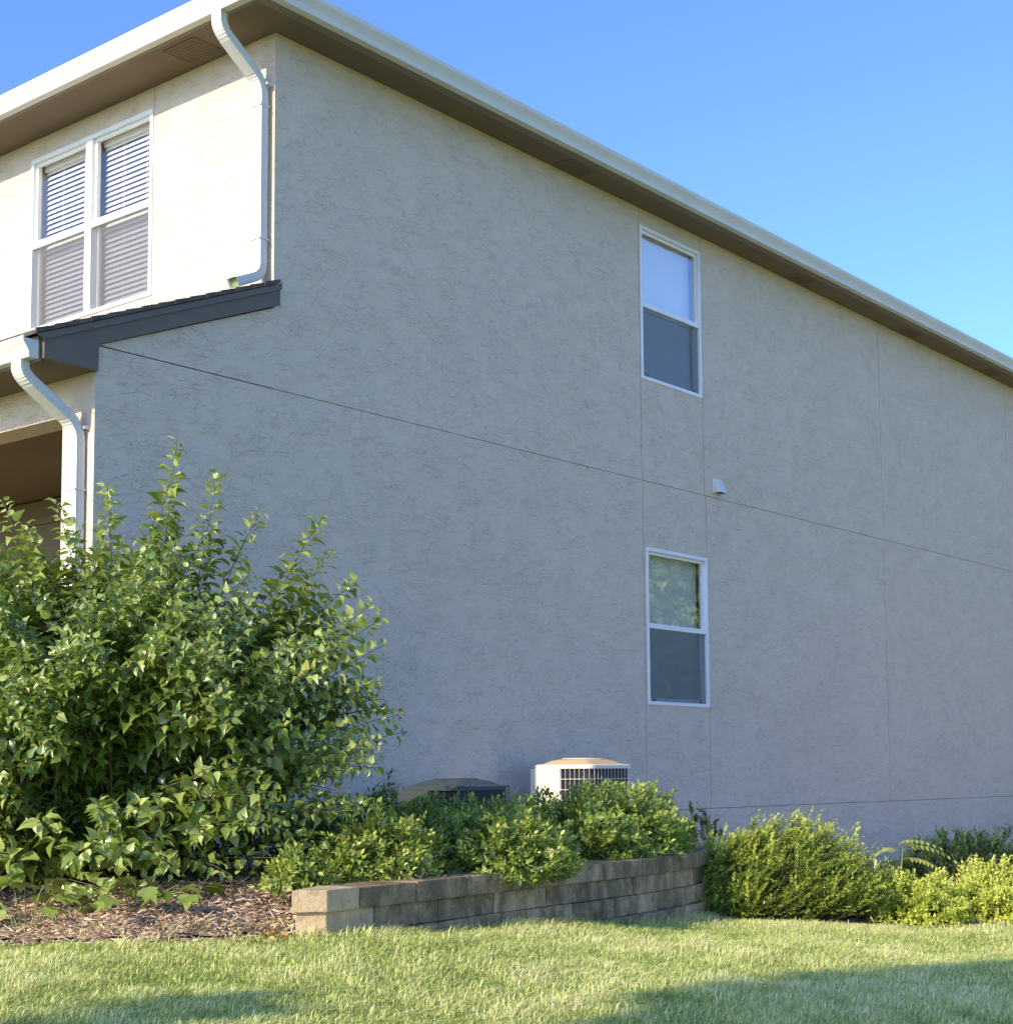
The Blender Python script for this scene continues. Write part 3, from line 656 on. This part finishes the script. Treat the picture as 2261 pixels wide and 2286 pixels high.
M['bark'] = simple('bark', (0.14, 0.11, 0.08), 0.95, 0.3, 9, 0.8, 20, 0.1)
UP = np.array([0., 0, 1])

def bez(p0, p1, p2, t):
    t = t[:, None]; return (1 - t) ** 2 * p0 + 2 * t * (1 - t) * p1 + t * t * p2
def big_bush():
    loc = Vector((-2.05, -.96, -.585)); rz = math.atan2(-.7726, .635)
    t = empty('leafy_bush', 'tall bright green broadleaf bush at the near corner of the house', 'bush', loc, rz)
    # skyline of the bush seen from the lawn: local x (m) -> height above its base
    sx = np.array([-1.9, -1.5, -1.0, -.62, -.3, -.05, .12, .34, .55, .85, 1.10, 1.30, 1.50, 1.70])
    sz = np.array([.9, 1.50, 1.92, 2.03, 2.04, 2.02, 2.08, 2.15, 2.06, 1.90, 1.80, 1.52, 1.18, .75])
    P, D, U, S, TN, paths = [], [], [], [], [], []
    toff = 0.
    def shoot(base, tip, arch, n_leaf, start, size, rad):
        base = np.array(base, float); tip = np.array(tip, float)
        ctrl = base + (tip - base) * np.array([.42, .42, .60]) + np.array([0, 0, arch * .8]) + rng.normal(0, .05, 3)
        ts = np.linspace(0, 1, 9); pts = bez(base, ctrl, tip, ts)
        paths.append(([tuple(p) for p in pts], [rad * (1 - .8 * q) + .0012 for q in ts]))
        tt = np.linspace(start, 1.0, n_leaf); q = bez(base, ctrl, tip, tt); tg = norm(np.gradient(q, axis=0))
        ph = rng.uniform(0, 6.28)
        for i in range(n_leaf):
            a = ph + i * 1.57 + rng.normal(0, .25); s_ = np.cross(tg[i], UP); s_ = s_ / (np.linalg.norm(s_) + 1e-6); u_ = np.cross(s_, tg[i])
            for sgn in (1, -1):
                o = (s_ * math.cos(a) + u_ * math.sin(a)) * sgn
                last = tt[i]
                k = size * (1.0 - .45 * max(0, (last - .75) / .25)) * rng.uniform(.65, 1.2)
                d = o * .9 + tg[i] * .35 + np.array([0, 0, -.16 + .30 * (last > .9)]) + rng.normal(0, .26, 3)
                u = UP * .9 + tg[i] * .4 + rng.normal(0, .42, 3)
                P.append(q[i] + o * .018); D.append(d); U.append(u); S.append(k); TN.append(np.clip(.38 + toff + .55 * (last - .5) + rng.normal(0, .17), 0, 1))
    n = 880
    clus = [(rng.uniform(-1.75, 1.5), -1 + 2 * rng.random() ** 1.25, rng.random(), rng.normal(0, .12)) for _ in range(84)]
    for k in range(n):
        # tip somewhere on the outer shell
        cl = clus[k % len(clus)]; x = float(np.clip(cl[0] + rng.normal(0, .13), -1.8, 1.55)); yy = float(np.clip(cl[1] + rng.normal(0, .13), -1, 1)); dep = (1.30 if yy < 0 else .88) * math.sqrt(max(.06, 1 - (x / 1.85) ** 2)); y = yy * dep
        top = np.interp(x, sx, sz) * (1 - .38 * abs(yy) ** 2.4)
        r = cl[2]; toff = cl[3]
        if r < .46: z = top * rng.uniform(.80, 1.0)
        elif r < .78: z = top * np.clip(.35 + .5 * (r - .46) / .32 + rng.normal(0, .06), .2, .85); y = (1 if y > 0 else -1) * dep * rng.uniform(.75, 1.05)
        else:
            z = rng.uniform(.04, .5); y = -dep * rng.uniform(.75, 1.05) if rng.random() < .75 else y; x *= .85
        if r >= .78 and x > .30 and rng.random() < .6: continue
        b = (rng.normal(-.12, .30), rng.normal(0, .25), 0)
        ln = math.dist(b, (x, y, z)); nl = max(8, int(ln / .058))
        shoot(b, (x, y, z), rng.uniform(.05, .35) * (1 if z > 1 else 1.6), nl, .30 if z > .8 else .25, rng.uniform(.060, .100), .0045)
    # the few leading shoots that break the skyline, and the long arching ones on the right
    for tip in ((.40, -.25, 2.45), (.62, -.2, 2.26), (.37, -.22, 2.26), (.93, -.1, 2.06), (1.27, -.05, 2.03), (1.32, .0, 1.84), (1.45, .1, 1.68), (1.60, .0, 1.46), (1.62, -.1, 1.30), (1.55, .05, 1.55), (1.70, .1, .92), (1.52, -.2, .80), (1.72, .1, .82), (1.55, .1, 1.08), (1.60, -.1, .64), (.05, -.4, 2.16), (-.25, -.3, 2.08), (-.55, -.3, 2.10)):
        tip = (tip[0] - (.09 if tip[0] > .8 else 0), tip[1], tip[2]); b = (tip[0] * .30 + rng.normal(0, .05), rng.normal(0, .1), .15)
        ln = math.dist(b, tip); shoot(b, tip, .25, int(ln / .052), .25, .105, .005)
    # low shoot reaching forward, bottom right
    for tip in ((.78, -1.05, .62), (.55, -1.15, .42), (.2, -1.2, .25), (-.3, -1.25, .2), (-.8, -1.2, .22), (-1.3, -1.0, .2), (.9, -.8, .30), (.72, -1.0, .30), (-.05, -1.22, .36), (-.6, -1.22, .40)):
        shoot((tip[0] * .5, tip[1] * .5, .02), tip, .22, 9, .3, .10, .006)
    P, D, U, S, TN = map(np.array, (P, D, U, S, TN)); P[:, 2] = np.maximum(P[:, 2], .03)
    W = np.stack([S * rng.uniform(.85, 1.15, len(S)), S, S * rng.uniform(.5, 2.2, len(S))], 1)
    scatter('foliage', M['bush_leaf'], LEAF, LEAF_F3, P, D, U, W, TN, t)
    tubes('stems', M['stem'], paths, t, 4)
    return t
big_bush()

def lobed_plant(label, loc, n, spread, hgt, size):
    t = empty('lobed_plant', label, 'plant', loc); P, D, U, S, TN, paths = [], [], [], [], [], []
    for k in range(n):
        a = rng.uniform(0, 6.28); r = spread * math.sqrt(rng.random()); tip = np.array([r * math.cos(a), r * math.sin(a), hgt * (rng.uniform(.4, 1)) * (1 - .4 * r / spread)])
        b = np.array([tip[0] * .3, tip[1] * .3, 0]); ts = np.linspace(0, 1, 5); pts = bez(b, (b + tip) / 2 + np.array([0, 0, .08]), tip, ts)
        paths.append(([tuple(p) for p in pts], [.0025] * 5))
        for q in range(2):
            d = np.array([math.cos(a + rng.normal(0, .9)), math.sin(a + rng.normal(0, .9)), -.45 + rng.normal(0, .15)])
            P.append(tip); D.append(d); U.append(UP + rng.normal(0, .3, 3)); S.append(size * rng.uniform(.7, 1.15)); TN.append(np.clip(rng.normal(.72, .15), 0, 1))
    scatter('foliage', M['bush_leaf'], LOBE, LOBE_F, np.array(P), np.array(D), np.array(U), np.array(S), np.array(TN), t)
    tubes('stems', M['green_stem'], paths, t, 4); return t
lobed_plant('pale lobed-leaf seedling under the left edge of the big bush', (-3.02, -1.62, float(bed_z(np.array([[-3.02, -1.62]]))[0])), 13, .30, .34, .125)
lobed_plant('pale lobed-leaf seedling sprawling on the mulch below the big bush', (-2.62, -1.98, float(bed_z(np.array([[-2.62, -1.98]]))[0])), 16, .36, .20, .12)

def mound(name, label, cat, loc, rad, hgt, n_shoot, mat, leaf=.032, per=11, tone=(.5, .2), rz=0., group=None, flowers=0, lean=(0, 0), rough=.19):
    """a low twiggy shrub: short leafy shoots over a lumpy dome"""
    t = empty(name, label, cat, loc, rz, group); P, D, U, S, TN, paths, FP = [], [], [], [], [], [], []
    off = rng.uniform(0, 50)
    n_shoot = int(n_shoot * 2.1); leaf *= 1.35
    for k in range(n_shoot):
        u = rng.uniform(0, 6.28); v = math.acos(rng.uniform(0.02, 1)); dirv = np.array([math.sin(v) * math.cos(u), math.sin(v) * math.sin(u), math.cos(v)])
        lump = 1 + rough * 2.2 * mnoise.noise(Vector(dirv * 2.6) + Vector((off, 0, 0))) + rng.normal(0, rough * .35)
        shell = lump * (rng.uniform(.55, 1.0) if rng.random() < .35 else rng.uniform(.88, 1.04))
        tip = np.array([dirv[0] * rad[0], dirv[1] * rad[1], dirv[2] * hgt]) * shell; tip[0] += lean[0] * tip[2]; tip[1] += lean[1] * tip[2]
        tip[2] = max(tip[2], .02)
        dr = norm(np.array([dirv[0] * .95, dirv[1] * .95, dirv[2] * .5 + .32]) + rng.normal(0, .30, 3)); ln = rng.uniform(.07, .13)
        b = tip - dr * ln
        if rng.random() < .3: paths.append(([(0, 0, 0), tuple(b * .8 + np.array([0, 0, .02])), tuple(tip)], [.004, .0025, .001]))
        tn0 = rng.normal(tone[0], tone[1])
        for q in range(per):
            f = q / (per - 1); a = q * 2.4 + k; s_ = np.cross(dr, UP); s_ = s_ / (np.linalg.norm(s_) + 1e-6); w_ = np.cross(s_, dr); o = s_ * math.cos(a) + w_ * math.sin(a)
            P.append(b + dr * ln * f + o * .004); D.append(o * (1 - .55 * f) + dr * (.25 + .75 * f) + rng.normal(0, .15, 3)); U.append(dr * .9 + UP * .5 - o * .2 + rng.normal(0, .2, 3))
            S.append(leaf * rng.uniform(.7, 1.25) * (1 - .3 * f)); TN.append(np.clip(tn0 + .5 * (f - .5) + rng.normal(0, .10), 0, 1))  # inner leaves toned darker, painting shade into the gaps
        if k % 40 == 7 and len(FP) < flowers: FP.append(tip + dr * .012)
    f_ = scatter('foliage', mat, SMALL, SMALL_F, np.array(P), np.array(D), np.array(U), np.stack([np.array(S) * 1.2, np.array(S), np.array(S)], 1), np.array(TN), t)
    if paths: tubes('stems', M['stem'], paths, t, 4)
    for c in FP:
        d = norm(rng.normal(0, 1, (30, 3)) + np.array([0, 0, .8])); scatter('flower_head', M['petal'], SMALL, SMALL_F, c + d * np.array([.018, .018, .007]), d, rng.normal(0, 1, (30, 3)), np.full(30, .012), rng.uniform(0, 1, 30), t)
    return t
SP = 'low flowering shrubs planted behind the retaining wall'
mound('flowering_shrub', 'dark green low shrub in shade, between the big bush and the grey-green air conditioner', 'shrub', (-.95, -1.85, -.58), (.62, .52), .45, 620, M['spirea_leaf'], .034, 11, (.26, .14), 0, SP, 6)  # leaves toned darker, painting in the shade of the big bush
mound('flowering_shrub', 'broad green low shrub in front of the grey-green air conditioner', 'shrub', (-.32, -2.08, -.58), (.92, .56), .40, 900, M['spirea_leaf'], .036, 11, (.50, .18), .1, SP, 10)
mound('flowering_shrub', 'domed sunlit low shrub at the right end of the retaining wall, below the cream unit', 'shrub', (1.20, -2.0, -.58), (.92, .56), .45, 1050, M['spirea_leaf'], .036, 11, (.60, .18), .15, SP, 34)
mound('flowering_shrub', 'small low shrub, sunlight painted into its yellow-green leaves, at the front edge of the cap stones', 'shrub', (-1.36, -2.40, -.58), (.42, .25), .36, 270, M['spirea_leaf'], .034, 11, (.80, .14), .1, SP, 7)  # leaf tone raised to paint in the sun falling here
mound('flowering_shrub', 'smallest low shrub, a sprig by the left end of the retaining wall', 'shrub', (-1.98, -2.42, -.58), (.24, .17), .20, 70, M['spirea_leaf'], .036, 9, (.60, .15), 0, SP, 2)
mound('flowering_shrub', 'low shrub drooping over the middle of the cap stones', 'shrub', (-.42, -2.58, -.60), (.44, .27), .33, 280, M['spirea_leaf'], .034, 11, (.62, .17), .1, SP, 10)

# golden shrubs on the right
GS = 'golden shrubs edging the lawn on the right'
def gz(x, y): return float(ground([[x, y]])[0])
mound('golden_shrub', 'leftmost golden-leaved shrub, partly in the shade of the feathery evergreen', 'shrub', (3.28, -3.30, gz(3.28, -3.30)), (.48, .42), .35, 460, M['gold_leaf'], .028, 11, (.48, .2), 0, GS, 3)
mound('golden_shrub', 'bright yellow-green golden shrub at the right edge of the lawn', 'shrub', (3.98, -3.72, gz(3.98, -3.72)), (.62, .52), .37, 800, M['gold_leaf'], .028, 11, (.68, .2), 0, GS, 10)
mound('golden_shrub', 'golden-leaved shrub cut off by the right frame edge', 'shrub', (4.62, -4.55, gz(4.62, -4.55)), (.62, .55), .36, 800, M['gold_leaf'], .028, 11, (.68, .2), 0, GS, 8)

def yew(label, loc, n, fan, length, mat, tone, spread, rz=0., lean=(.55, -.25), dens=46, name='feathery_evergreen', hvar=1., swp=.9, fall=0., rnd=.16):
    t = empty(name, label, 'shrub', loc, rz); P, D, U, S, TN, paths = [], [], [], [], [], []
    for k in range(n):
        # branch base in the middle, tip over a wide low dome, all swept one way
        a = rng.uniform(0, 6.28); r = math.sqrt(rng.random()); x = r * math.cos(a) * spread[0]; y = r * math.sin(a) * spread[1]
        h = spread[2] * (math.sqrt(max(0.0, 1 - r ** 2.3 * .92))) * rng.uniform(.72, 1.04) * hvar + .05
        h *= 1 - fall * max(0., (.96 * x - .28 * y) / spread[0])
        if rng.random() < .40: h *= rng.uniform(.25, .85)
        tip = np.array([x + lean[0] * h, y + lean[1] * h, h + .03])
        dr = norm(np.array([lean[0] * swp + x / spread[0] * rnd * 2.6, lean[1] * swp + y / spread[1] * rnd * 2.6, .85]) + rng.normal(0, rnd, 3)); ln = length * rng.uniform(.7, 1.25)
        b = tip - dr * ln; b[2] = max(b[2], .0)
        mid = (b + tip) / 2 + np.array([-lean[0] * .05, -lean[1] * .05, -.02]); ts = np.linspace(0, 1, 5); pts = bez(b, mid, tip, ts)
        paths.append(([(0, 0, 0)] + [tuple(p) for p in pts], [.004, .0035, .003, .0025, .002, .001]))
        tn0 = rng.normal(tone[0], tone[1])
        # side sprays
        sprays = [(b, mid, tip)]
        for q in range(fan):
            f = rng.uniform(.25, .85); o = bez(b, mid, tip, np.array([f]))[0]; d2 = norm(dr + rng.normal(0, .42, 3)); tip2 = o + d2 * ln * rng.uniform(.25, .45)
            sprays.append((o, (o + tip2) / 2, tip2))
        for bi, (p0, p1, p2) in enumerate(sprays):
            m_ = dens if bi == 0 else dens // 2
            tt = np.linspace(.08 if bi else .2, 1, m_); q = bez(p0, p1, p2, tt); tg = norm(np.gradient(q, axis=0)); s_ = norm(np.cross(tg, UP)); w_ = np.cross(s_, tg)
            aa = np.where(np.arange(m_) % 2 == 0, 0., math.pi) + rng.normal(0, .75, m_); o = s_ * np.cos(aa)[:, None] + w_ * np.sin(aa)[:, None]
            P.append(q); D.append(o * .8 + tg * .65); U.append(w_ + rng.normal(0, .2, (m_, 3))); S.append(.027 * rng.uniform(.8, 1.2, m_) * (1 - .35 * tt)); TN.append(np.clip(tn0 + .85 * (tt - .62) + rng.normal(0, .06, m_), 0, 1))
    P, D, U, S, TN = (np.concatenate(z) for z in (P, D, U, S, TN)); P[:, 2] = np.maximum(P[:, 2], .015)
    T4 = np.array([(-.10, 0, 0), (.10, 0, 0), (.085, .8, .03), (-.085, .8, .03)]); scatter('foliage', mat, T4, np.array([(0, 1, 2, 3)]), P, D, U, np.stack([S * 1.5, S * 1.15, S], 1), TN, t)
    tubes('stems', M['stem'], paths, t, 4); return t
yew('feathery yellow-green evergreen swept to the right, beside the right end of the retaining wall', (2.62, -2.56, gz(2.62, -2.56)), 760, 3, .50, M['yew'], (.66, .13), (.98, .64, .67), -.60, (.40, -.12), 60, swp=2.2, fall=.60, rnd=.09)
yew('small dark evergreen peeping out behind the feathery yellow-green one', (3.55, -1.35, gz(3.55, -1.35)), 60, 3, .26, M['dark_yew'], (.40, .15), (.40, .3, .70), 0, (-.1, .1), name='dark_evergreen')
yew('dark spreading evergreen at the foot of the side wall, right of the compound-leaved sapling', (5.95, -2.55, gz(5.95, -2.55)), 260, 4, .32, M['dark_yew'], (.45, .15), (1.05, .7, .50), 0, (.15, -.1), name='dark_evergreen')
yew('dark spreading evergreen at the right frame edge below the side wall', (7.1, -3.4, gz(7.1, -3.4)), 220, 4, .32, M['dark_yew'], (.45, .15), (1.05, .7, .55), 0, (.15, -.1), name='dark_evergreen')

def sapling():
    x, y = 3.92, -2.86; t = empty('compound_leaf_sapling', 'sapling with pale compound leaves rising behind the golden shrubs', 'sapling', (x, y, gz(x, y) - .12), math.atan2(-.7725, .635))
    P, D, U, S, TN, paths = [], [], [], [], [], []
    paths.append(([(0, 0, 0), (.01, 0, .3), (.03, 0, .52), (.04, 0, .60)], [.009, .007, .005, .004]))
    fr = [((.04, 0, .57), (.16, -.05, .67), (.40, -.10, .50)), ((.04, 0, .59), (.0, -.12, .72), (.27, -.20, .60)), ((.03, 0, .50), (.16, -.08, .55), (.31, -.16, .40)), ((.02, 0, .55), (-.08, .02, .63), (-.15, .04, .55)), ((.04, 0, .58), (.10, .1, .66), (.22, .22, .58))]
    for b, c, e in fr:
        b, c, e = map(np.array, (b, c, e)); ts = np.linspace(0, 1, 8); paths.append(([tuple(p) for p in bez(b, c, e, ts)], [.003 - .002 * q for q in ts]))
        m_ = 9; tt = np.linspace(.22, 1, m_); q = bez(b, c, e, tt); tg = norm(np.gradient(q, axis=0)); s_ = norm(np.cross(tg, UP))
        for i in range(m_):
            for sg in (1, -1):
                P.append(q[i]); D.append(s_[i] * sg + tg[i] * .45 + np.array([0, 0, -.38])); U.append(UP + rng.normal(0, .12, 3)); S.append(.092 * (1 - .45 * tt[i] ** 2)); TN.append(np.clip(rng.normal(.85, .08), 0, 1))
    S = np.array(S); scatter('foliage', M['spirea_leaf'], SMALL, SMALL_F, np.array(P), np.array(D), np.array(U), np.stack([S * .85, S, S], 1), np.array(TN), t)
    tubes('stems', M['green_stem'], paths, t, 5)
    # withered leaf hanging on the left
    mb = MB(); rings = []
    for k in range(6):
        z = .50 - .045 * k; w = .018 * math.sin(math.pi * (k + .6) / 6.2) + .003; rings.append([(-.17 + w * math.cos(a), .03 + w * .6 * math.sin(a), z) for a in [q * 1.2566 for q in range(5)]])
    mb.sweep(rings); mb.build('withered_leaf', M['linen'], t, smooth_=True)
sapling()

# grass and mulch shreds (nobody could count them)
RH = np.array([.635, -.7725]); FH = np.array([.7725, .635]); C2 = np.array([CAM.x, CAM.y])
def field(n, bounds):
    return np.column_stack([rng.uniform(bounds[0], bounds[1], n), rng.uniform(bounds[2], bounds[3], n)])
def grass():
    xy = field(2300000, (-7.5, 6.5, -8.6, 1.5)); rel = xy - C2; r = rel @ RH; d = rel @ FH
    keep = (d > 4.9) & (d < 13.0) & (np.abs(r) < .34 * d + .55); xy = xy[keep]; d = d[keep]
    keep = rng.random(len(xy)) < np.clip(1.15 - d / 12.0, .22, 1) ; xy = xy[keep]
    db = seg_dist(BED_FRONT, xy); ins = inside(BED, xy)
    # a ragged edge where lawn runs into mulch
    edge = np.array([mnoise.noise(Vector((p[0] * 7, p[1] * 7, 1))) for p in xy]) * .10
    ok = (~ins & ((db > .06 + edge) | (rng.random(len(xy)) < .25))) | (ins & (db < .16 + edge) & (rng.random(len(xy)) < .22))
    xy = xy[ok]; dw = seg_dist([tuple(wall_at(s)) for s in np.linspace(0, WLEN, 30)], xy)
    xy = xy[dw > .035]
    lim = -3.35 - 0.62 * (xy[:, 0] - 2.2); xy = xy[~((xy[:, 0] > 2.15) & (xy[:, 1] > lim + .30)) & ~((xy[:, 0] > 2.0) & (xy[:, 1] > -2.9))]
    n = len(xy); z = np.where(inside(BED, xy), bed_z(xy), ground(xy)) - .004
    big = np.array([mnoise.noise(Vector((p[0] * 1.1, p[1] * 1.1, 5))) for p in xy]); med = np.array([mnoise.noise(Vector((p[0] * 4.5, p[1] * 4.5, 9))) for p in xy])
    h = .034 * (1 + .55 * med + .25 * big) * rng.uniform(.55, 1.35, n); tall = rng.random(n) < .012; h[tall] *= 1.6
    dw = seg_dist([tuple(wall_at(s)) for s in np.linspace(0, WLEN, 30)], xy); h *= 1 + .8 * np.clip(1 - dw / .16, 0, 1)
    w = rng.uniform(.0020, .0038, n)
    az = rng.uniform(0, 6.28, n) ; lean = np.abs(rng.normal(.85, .5, n)); lean = np.clip(lean, .05, 1.5)
    dirx = np.cos(az); diry = np.sin(az); 
    comb = np.array([.75, -.35]); dirx = dirx + comb[0]; diry = diry + comb[1]
    P = np.column_stack([xy, z]); bend = np.column_stack([dirx, diry, np.zeros(n)])
    sd_ = norm(np.column_stack([-diry, dirx, np.zeros(n)])) * np.cos(rng.uniform(-1, 1, n))[:, None]
    m1 = P + bend * (h * lean * .35)[:, None] + UP * (h * .62)[:, None]; tip = P + bend * (h * lean)[:, None] + UP * (h * (1 - .28 * lean))[:, None]
    tip[:, 2] = np.maximum(tip[:, 2], P[:, 2] + .008)
    V = np.stack([P - sd_ * w[:, None], P + sd_ * w[:, None], m1 + sd_ * (w * .8)[:, None], m1 - sd_ * (w * .8)[:, None], tip + sd_ * (w * .15)[:, None], tip - sd_ * (w * .15)[:, None]], 1).reshape(-1, 3)
    b = np.arange(n)[:, None] * 6; F = np.concatenate([b + np.array([0, 1, 2, 3]), b + np.array([3, 2, 4, 5])])
    tone = np.clip(.48 + .34 * big + .30 * med + rng.normal(0, .17, n) + (rng.random(n) < .10) * .35, 0, 1)
    o = np_mesh('grass', V, F, leaf_mat('grass_blade', [(0.0, (0.12, 0.20, 0.035)), (0.35, (0.46, 0.53, 0.13)), (0.65, (0.74, 0.75, 0.28)), (1.0, (0.88, 0.80, 0.48))], (.55, .62, .16), .30, .5, .35), tone=np.repeat(tone, 6))
    tag(o, 'short sunlit lawn grass with straw patches in front of the retaining wall', 'grass', kind='stuff')
    print('grass blades', n)
grass()
def chips():
    xy = field(60000, (-3.9, -1.2, -2.9, 1.0)); rel = xy - C2; d = rel @ FH; r = rel @ RH
    db = seg_dist(BED_FRONT, xy); e = np.array([mnoise.noise(Vector((p[0] * 6, p[1] * 6, 4))) for p in xy]) * .10
    k = (inside(BED, xy) | (db < .07 + e)) & (np.abs(r) < .50 * d + .3) & (xy[:, 0] < -1.2); xy = xy[k][:22000]; n = len(xy)
    z = np.where(inside(BED, xy), bed_z(xy), ground(xy)) + rng.uniform(.003, .016, n)
    a = rng.uniform(0, 6.28, n); D = np.column_stack([np.cos(a), np.sin(a), rng.normal(.05, .28, n)]); U = UP + rng.normal(0, .45, (n, 3))
    S = np.stack([rng.uniform(.003, .009, n), rng.uniform(.02, .075, n), rng.uniform(.003, .008, n)], 1)
    # a splinter with real thickness
    tv = np.array([(-.5, 0, 0), (.5, .05, 0), (.35, 1, 0), (-.3, .93, 0), (-.4, .03, .7), (.42, .08, .7), (.28, .95, .6), (-.22, .9, .6)])
    tf = np.array([(4, 5, 6, 7), (0, 1, 5, 4), (1, 2, 6, 5), (2, 3, 7, 6), (3, 0, 4, 7)])
    mt = leaf_mat('mulch_shred', [(0.0, (0.13, 0.088, 0.064)), (0.45, (0.43, 0.29, 0.185)), (0.8, (0.66, 0.51, 0.36)), (1.0, (0.80, 0.68, 0.48))], (.2, .15, .1), 0.02, .9, .15)
    o = scatter('mulch_shreds', mt, tv, tf, np.column_stack([xy, z]), D, U, S, np.clip(rng.normal(.48, .24, n), 0, 1)); tag(o, 'shredded bark mulch scattered over the bed by the big bush', 'mulch', kind='stuff')
    # dry leaves caught where the mulch, the lawn and the end of the wall meet
    q = np.column_stack([rng.normal(-2.42, .16, 46), rng.normal(-2.72, .09, 46)]); q = q[seg_dist([tuple(wall_at(s_)) for s_ in np.linspace(0, 1, 6)], q) > .05]; k_ = len(q); zz = np.where(inside(BED, q), bed_z(q), ground(q)) + rng.uniform(.012, .03, k_)
    a = rng.uniform(0, 6.28, k_); lm = leaf_mat('dry_leaf', [(0, (.30, .13, .045)), (.5, (.46, .25, .09)), (1, (.62, .45, .20))], (.4, .2, .06), .15, .7, .2)
    o = scatter('leaf_litter', lm, SMALL, SMALL_F, np.column_stack([q, zz]), np.column_stack([np.cos(a), np.sin(a), rng.normal(0, .3, k_)]), UP + rng.normal(0, .5, (k_, 3)), np.stack([rng.uniform(.04, .07, k_), rng.uniform(.035, .06, k_), rng.uniform(.04, .1, k_)], 1), rng.uniform(0, 1, k_)); tag(o, 'dry orange leaves lying by the left end of the retaining wall', 'leaves', kind='stuff')
chips()

# ------------------------------------------------------------------ trees outside the frame (their shade falls on the lawn, their sunlit crowns mirror in the lower window)
def tree(label, loc, crown_c, blobs, trunk_r, leaf, n, group):
    t = empty('broadleaf_tree', label, 'tree', loc, 0, group); lx, ly, lz = loc
    paths = []; top = np.array(crown_c); base = np.zeros(3); zs = np.linspace(0, 1, 8)
    paths.append(([tuple(base * (1 - q) + (top - np.array([0, 0, .3])) * q + np.array([.12 * math.sin(q * 4), .1 * math.cos(q * 3) - .1, 0])) for q in zs], [trunk_r * (1 - .75 * q) for q in zs]))
    for (bx, by, bz, rr) in blobs:
        s0 = top * rng.uniform(.45, .75); e = np.array([bx, by, bz]); paths.append(([tuple(s0), tuple((s0 + e) / 2 + np.array([0, 0, -.2])), tuple(e)], [trunk_r * .4, trunk_r * .25, trunk_r * .08]))
    tubes('trunk', M['bark'], paths, t, 7)
    vol = np.array([b[3] ** 2 for b in blobs]); pick = rng.choice(len(blobs), n, p=vol / vol.sum()); B = np.array(blobs)[pick]
    d = norm(rng.normal(0, 1, (n, 3))); rad = B[:, 3] * np.where(rng.random(n) < .7, rng.uniform(.82, 1.03, n), rng.uniform(.2, .85, n))
    P = B[:, :3] + d * rad[:, None]; D = norm(d + rng.normal(0, .6, (n, 3)) + np.array([0, 0, -.3])); U = d + UP * .5 + rng.normal(0, .4, (n, 3))
    scatter('crown', M['tree_leaf'], LEAF, LEAF_F3, P, D, U, leaf * rng.uniform(.7, 1.3, n), np.clip(rng.normal(.5, .22, n), 0, 1), t)
# shade tree behind the photographer's left shoulder
X0, Y0, Z0 = -16.0, -6.2, -1.5
def bl(y, z, r, x=0.): return (x, y - .68 - Y0, z - .06 - Z0, r)
tree('round-crowned tree on the lawn behind the viewpoint, shading the near grass', (X0, Y0, Z0), (0, 0, 6.0), [bl(-4.48, 6.42, 1.80), bl(-5.7, 6.6, 2.2, .6), bl(-4.1, 6.2, 1.1, -.3), bl(-1.95, 5.20, .16), bl(-1.97, 5.02, .15), bl(-3.75, 5.8, .92), bl(-3.4, 6.6, .85), bl(-4.7, 4.4, 1.5, .3), bl(-6.5, 5.5, 2.2, 0), bl(-7.5, 6.2, 1.6, .5)], .22, .22, 24000, 'trees on the open lawn')
for (x, y, h, k, lab) in ((23.6, -12.5, 1.0, 1, 'leafy tree across the side lawn, mirrored in the lower window'), (28.5, -10.5, 1.12, 2, 'taller leafy tree beyond the side lawn, left of the mirrored one'), (20.5, -16.0, .9, 3, 'smaller leafy tree across the side lawn, right of the mirrored one')):
    z = -1.5; bb = []
    for q in range(30):
        a = rng.uniform(0, 6.28); r = rng.uniform(.2, 2.5); bb.append((r * math.cos(a), r * math.sin(a), h * rng.uniform(1.2, 7.4), rng.uniform(.8, 1.45)))
    bb += [(0, 0, 2.6 * h, 1.9), (0, 0, 4.6 * h, 2.1), (0, 0, 6.4 * h, 1.7)]
    tree(lab, (x, y, z), (0, 0, 5.0 * h), bb, .16, .16, 42000, 'trees on the open lawn')
